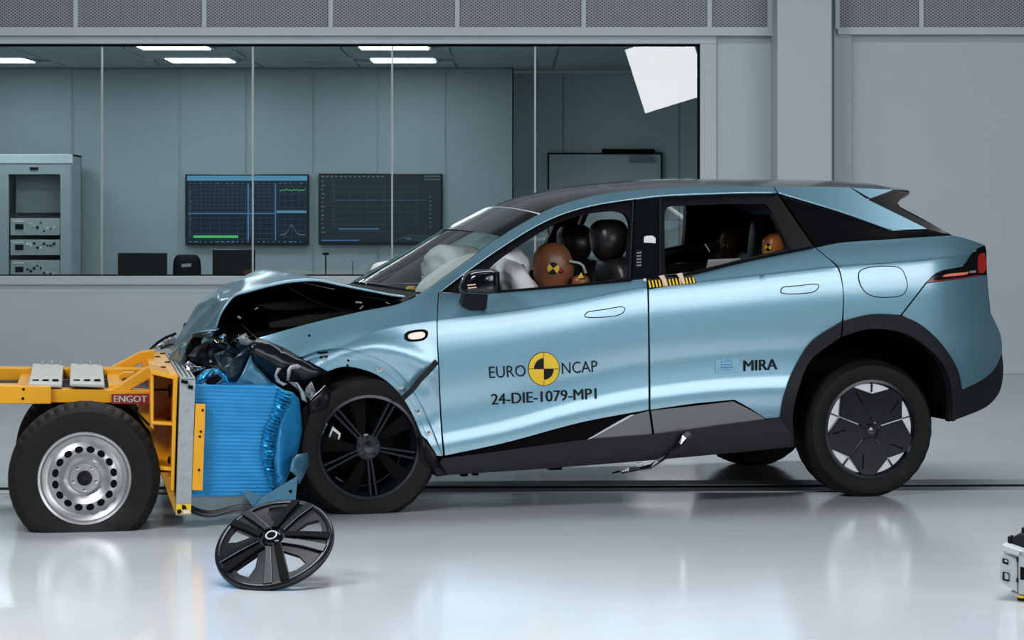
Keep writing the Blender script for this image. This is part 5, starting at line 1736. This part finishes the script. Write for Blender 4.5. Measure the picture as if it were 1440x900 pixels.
# honeycomb barrier: ribbed near side, torn front edge
redge = pchip([(538, 393), (552, 391), (571, 387), (597, 374), (630, 367), (655, 371), (683, 381), (700, 384)])
ytop = lambda x: 541.5 + (x - 298) * .042 if x > 298 else 546 + (298 - x) * .1
NR = 29
vs, fs = [], []
nc = 22
rowsN = NR * 6
for r in range(rowsN + 1):
    t = r / rowsN
    for c in range(nc + 1):
        y = 541 + (698.5 - 541) * t
        xl, xr_ = 271 + (546 - y) * .02, redge(y)
        x = xl + (xr_ - xl) * c / nc
        y = y + (x - 298) * .03 * (1 - t) - (x - 298) * .004 * t
        ph = t * NR * 2 * PI
        dent = .006 * noise.noise(Vector((x * .04, y * .04, 2))) + .006 * noise.noise(Vector((x * .018, y * .05, 5)))
        vs.append(TF.px(x, y, .072 - .0045 * abs(math.sin(ph / 2)) ** .6 + dent))
for r in range(rowsN):
    for c in range(nc):
        a = r * (nc + 1) + c
        fs.append((a, a + 1, a + nc + 2, a + nc + 1))
blk = make('barrier_block', vs, fs, M['blockblue'], tro, smooth=True)
tag(blk, 'crushed blue honeycomb barrier with fine horizontal ribs')
core = [TF.px(x, y, .09) for x, y in ((272, 547), (392, 545), (388, 572), (376, 598), (369, 630), (373, 656), (383, 684), (386, 697), (272, 695))]
n = len(core)
make('barrier_core', core + [Vector((p.x, 1.06, p.z)) for p in core], [tuple(range(n)), tuple(range(2 * n - 1, n - 1, -1))] + [(k, (k + 1) % n, n + (k + 1) % n, n + k) for k in range(n)], M['blockblue'], blk)
# torn pleated strip along the front edge
strip = [((391, 544), (408, 553)), ((388, 556), (411, 562)), ((385, 572), (404, 575)), ((380, 586), (397, 588)), ((373, 600), (391, 600)), ((370, 614), (388, 613)), ((367, 628), (384, 624)), ((367, 642), (386, 638)), ((370, 655), (383, 656)), ((374, 668), (385, 668)), ((381, 684), (385, 686))]
vs, fs = [], []
L1 = spline([s[0] for s in strip], 1.6)
L2 = spline([s[1] for s in strip], 1.6)
N = 110
rnd = random.Random(9)
for i in range(N + 1):
    a, b = L1[int(i * (len(L1) - 1) / N)], L2[int(i * (len(L2) - 1) / N)]
    jag = rnd.uniform(-2.2, 2.2)
    for k in range(5):
        t = k / 4
        x, y = a[0] + (b[0] + jag - a[0]) * t, a[1] + (b[1] - a[1]) * t
        vs.append(TF.px(x, y, .055 - .045 * math.sin(t * PI) * (.5 + rnd.random() * .6) + (.018 if i % 4 < 2 else -.012) * t))
for i in range(N):
    for k in range(4): fs.append((i * 5 + k, i * 5 + k + 1, i * 5 + k + 6, i * 5 + k + 5))
o = make('torn_edge', vs, fs, M['blockedge'], blk, auto=.3)
o.modifiers.new('thickness', 'SOLIDIFY').thickness = .002
shard('front_sheet', [(402, 549), (412, 552), (420, 561), (423, 588), (424.5, 606), (420, 630), (415, 645), (404, 672), (396, 690), (386, 690), (385, 668), (384, 640), (385, 622), (391, 600), (400, 580), (406, 566)], 0, M['blockblue'], .008, 21, parent=blk, vf=lambda x, y: .07 + max(0, (x - 395)) * .006, fr=TF, auto=.8, freq=.03)
for i, (pts, m_, v_) in enumerate(((((275, 545), (276, 530), (288, 520), (300, 518), (312, 524), (322, 541), (300, 546)), 'steelblue', .26), (((284, 546), (292, 533), (306, 526), (313, 532), (303, 540), (298, 546)), 'dark', .16),
                                   (((274, 537), (284, 526), (296, 519), (299, 521), (286, 532), (276, 546), (274, 546)), 'blockedge', .14), (((296, 519), (308, 519), (318, 529), (323, 541), (319, 541), (313, 531), (304, 523)), 'blockedge', .18), (((276, 545), (288, 538), (297, 545), (292, 549)), 'steelblue', .10))):
    shard('torn_cover', pts, v_, M[m_], .02, 30 + i, parent=blk, fr=TF, freq=.16, grid=5, auto=.2)
# bent base bracket below the barrier
bp_ = prism('base_bracket', TF, [(370, 698.6), (419, 669.4), (417, 690), (415.3, 709.5), (392, 711), (356, 714)], .00, .02, M['steelblue'], blk, bevel=.002)
prism('base_bracket', TF, [(340.5, 692.8), (346.4, 689.3), (372, 698), (357, 714)], .02, .04, M['steelblue'], blk, bevel=.002)
shard('bracket_tab', [(408, 661), (412, 646), (418, 639), (431.6, 636.7), (434, 654), (420, 681), (418, 671)], 0, M['steelblue'], .004, 40, parent=blk, vf=lambda x, y: .0 + (x - 408) * .006, fr=TF, auto=.8, th=.008)
c = TF.px(408.7, 691, -.003)
MB().tube([c, c + Vector((0, .006, 0))], .008, 14).build('bracket_hole', M['dark'], bp_)

# ---------------------------------------------------------------- things on the floor
def G(x, y, z=0.0):
    Y = F * (CAMZ - z) / (y - HY)
    return Vector(((x - CX) * Y / F, Y, z))


c0 = G(300, 722)
cb = empty('loose_cable', (c0.x, c0.y, 0), 0, 'pale grey cable lying on the floor under the blue barrier', 'cable')
MB().tube([G(p[0], p[1], .012) - Vector((c0.x, c0.y, 0)) for p in spline([(262, 704), (270, 713), (283, 719), (300, 720.5), (318, 716), (335, 712.5), (352, 713), (380, 716)], 4)], .010, 8).build('cable_run', M['cable'], cb, smooth=True)

# wheel cover lying tilted on the floor
ctr = (385.5, 768.0)
Rc = 0.245
Yc_ = 9.86
cw = W(ctr[0], ctr[1], Yc_)
view = (cw - Vector((0, 0, CAMZ))).normalized()
right = view.cross(Vector((0, 0, 1))).normalized()
upv = right.cross(view).normalized()
ang = math.radians(19)
maj = right * math.cos(ang) + upv * math.sin(ang)
minr = -right * math.sin(ang) + upv * math.cos(ang)
ca = 0.685
nrm = (-view * ca + minr * math.sqrt(1 - ca * ca)).normalized()
bax = nrm.cross(maj).normalized()
if bax.dot(upv) < 0: bax = -bax
low = min((maj * math.cos(t) + bax * math.sin(t)).z * Rc for t in [k * PI / 90 for k in range(180)])
cw.z = -low + .006
wcv = bpy.data.objects.new('wheel_cover', None)
link(wcv)
wcv.matrix_world = Matrix.Translation(cw) @ Matrix(((maj.x, bax.x, nrm.x), (maj.y, bax.y, nrm.y), (maj.z, bax.z, nrm.z))).to_4x4()
tag(wcv, 'black five spoke plastic wheel cover lying tilted on the floor', 'wheel cover')
S0 = -28


def pol(r, d): return (r * Rc * math.cos(math.radians(d)), r * Rc * math.sin(math.radians(d)))


outer = [pol(1, d) for d in range(0, 360, 4)]
holes = []
for k in range(5):
    t = S0 + 72 * k
    holes.append([pol(.36, t + 27), pol(.80, t + 15), pol(.82, t + 24), pol(.82, t + 38), pol(.62, t + 40)])
v2, tr, lps = mesh_poly(outer, holes, .03)
dome = lambda x, y: .030 * (1 - (math.hypot(x, y) / Rc) ** 2)
pts = [Vector((x, y, dome(x, y))) for x, y in v2]
n0 = len(pts)
faces = list(tr)
for L in lps:
    b = len(pts)
    k = len(L)
    pts += [pts[i].copy() for i in L] + [pts[i] + Vector((0, 0, -.016)) for i in L]
    faces += [(b + i, b + (i + 1) % k, b + k + (i + 1) % k, b + k + i) for i in range(k)]
make('cover_disc', pts, faces, M['black'], wcv, auto=.5)
rv, rf = [], []
for i in range(90):
    a = 2 * PI * i / 90
    for (r, z) in ((.90, .010), (.93, .014), (.985, .006), (1.0, -.004), (.985, -.018), (.93, -.018)): rv.append((r * Rc * math.cos(a), r * Rc * math.sin(a), z))
for i in range(90):
    for k in range(5): rf.append((i * 6 + k, i * 6 + k + 1, ((i + 1) % 90) * 6 + k + 1, ((i + 1) % 90) * 6 + k))
make('rim_ring', rv, rf, M['shell'], wcv, smooth=True)


def raised(name, pr, z0, z1, m, bevel=.003):
    p2 = [pol(r, d) for r, d in pr]
    a = [Vector((x, y, dome(x, y) + z1)) for x, y in p2]
    b = [Vector((x, y, dome(x, y) + z0)) for x, y in p2]
    n = len(a)
    return make(name, a + b, [tuple(range(n)), tuple(range(2 * n - 1, n - 1, -1))] + [(k, (k + 1) % n, n + (k + 1) % n, n + k) for k in range(n)], M[m], wcv, bevel=bevel, auto=.5)


for k in range(5):
    t = S0 + 72 * k
    raised('spoke', [(.22, t - 34), (.22, t - 6), (.55, t - 4.5), (.95, t - 4), (.95, t - 14), (.55, t - 17)], -.004, .014, 'shell')
    raised('spoke', [(.22, t + 6), (.22, t + 36), (.55, t + 17), (.95, t + 13), (.95, t + 4), (.55, t + 4.5)], -.004, .014, 'dark')
    raised('spoke_insert', [(.40, t - 4), (.40, t + 4), (.90, t + 3.4), (.90, t - 3.4)], -.002, .003, 'clad' if k in (2, 4) else 'gloss', 0)
    raised('blade', [(.38, t + 30), (.60, t + 42), (.84, t + 41), (.86, t + 56), (.60, t + 56), (.36, t + 50)], -.012, -.002, 'clad', .002)
cv = [(0.0, .028), (.025, .028), (.032, .024), (.040, .012), (.046, .0), (.052, -.002)]
v, f = lathe(cv, 36)
make('center_cap', [(a, c, b + .022) for a, b, c in v] and [(x, z, y + .022) for x, y, z in v], f, M['gloss'], wcv, auto=.5)
v, f = lathe([(.018, .0285), (.020, .031), (.023, .031), (.025, .0285)], 36)
make('cap_ring', [(x, z, y + .022) for x, y, z in v], f, M['galv'], wcv, smooth=True)
for d in (-75, -60, 20, 110, 200, 290):
    x, y = pol(.9, d)
    MB().span((x - .006, y - .006, -.03), (x + .006, y + .006, .0)).build('clip', M['black'], wcv)

# grey equipment case at the right edge of the frame
DF = Frame(G(1432, 846).x, G(1432, 846).y, math.radians(-24))
dev = empty('floor_camera_unit', DF.o, DF.yaw, 'pale grey metal equipment unit with black lid at the right edge of the floor', 'equipment')
dp = lambda nm, px, v0, v1, m, b=.004, par=dev: prism(nm, DF, px, v0, v1, M['casegrey' if m == 'white' else m], par, bevel=b)
dp('case_body', [(1407, 781), (1432, 789), (1470, 801), (1470, 842), (1432, 834), (1412, 822), (1405, 815)], .03, .24, 'alu')
fpnl = dp('front_panel', [(1406, 778), (1409, 777.5), (1430.5, 786), (1431, 834), (1420, 827), (1409, 820), (1405, 815)], .0, .03, 'white', .006)
for (x, y, w, h) in ((1409.5, 785, 8, 7), (1409.5, 804, 9.5, 12)):
    cnn = dp('connector', [(x, y), (x + w, y + 2.5), (x + w, y + h + 2.5), (x, y + h)], -.008, .01, 'black', .003, fpnl)
    dp('connector_pin', [(x + 3, y + 2), (x + w - 1, y + 4), (x + w - 1, y + h - 1), (x + 3, y + h - 2)], -.012, 0, 'galv', .002, cnn)
dp('side_frame', [(1432, 775), (1437, 774), (1470, 784), (1470, 842), (1432, 835)], -.01, .03, 'alu', .003)
dp('side_opening', [(1434.5, 797), (1470, 806), (1470, 820), (1434.5, 815)], -.014, -.005, 'dark', .001)
dp('lid', [(1409, 765), (1432, 773), (1470, 784), (1470, 794), (1432, 783), (1409, 775)], -.01, .26, 'white', .005)
dp('top_mount', [(1422, 756), (1434, 750), (1470, 756), (1470, 780), (1422, 766)], .06, .2, 'clad', .005)
dp('top_knob', [(1416.5, 754.5), (1421.5, 754), (1421.5, 766), (1417, 766)], .05, .1, 'black', .003)
dp('top_lever', [(1436, 742), (1442, 741), (1470, 748), (1470, 756), (1436, 750)], .08, .16, 'black', .004)
for (x, y) in ((1430.5, 786.5), (1430.5, 816)): dp('hinge', [(x - 1.5, y - 3), (x + 1.5, y - 2.5), (x + 1.5, y + 3), (x - 1.5, y + 3)], -.012, .0, 'black', .001, fpnl)
dp('base_bar', [(1421, 831), (1436, 836), (1470, 844), (1470, 850), (1436, 843), (1421, 835)], .02, .2, 'alu', .002)
for x, v_ in ((1440, .04), (1490, .04), (1440, .2), (1490, .2)):
    c = DF.px(x, 846, .04)
    c = Vector((c.x, v_, 0))
    MB().tube([c, c + Vector((0, 0, .012))], .026, 20).build('foot', M['black'], dev)
    MB().tube([c + Vector((0, 0, .012)), c + Vector((0, 0, .022))], .028, 20).build('foot_ring', M['mark_y'], dev)
    MB().tube([c + Vector((0, 0, .022)), c + Vector((0, 0, .075))], .016, 12).build('leg', M['black'], dev)
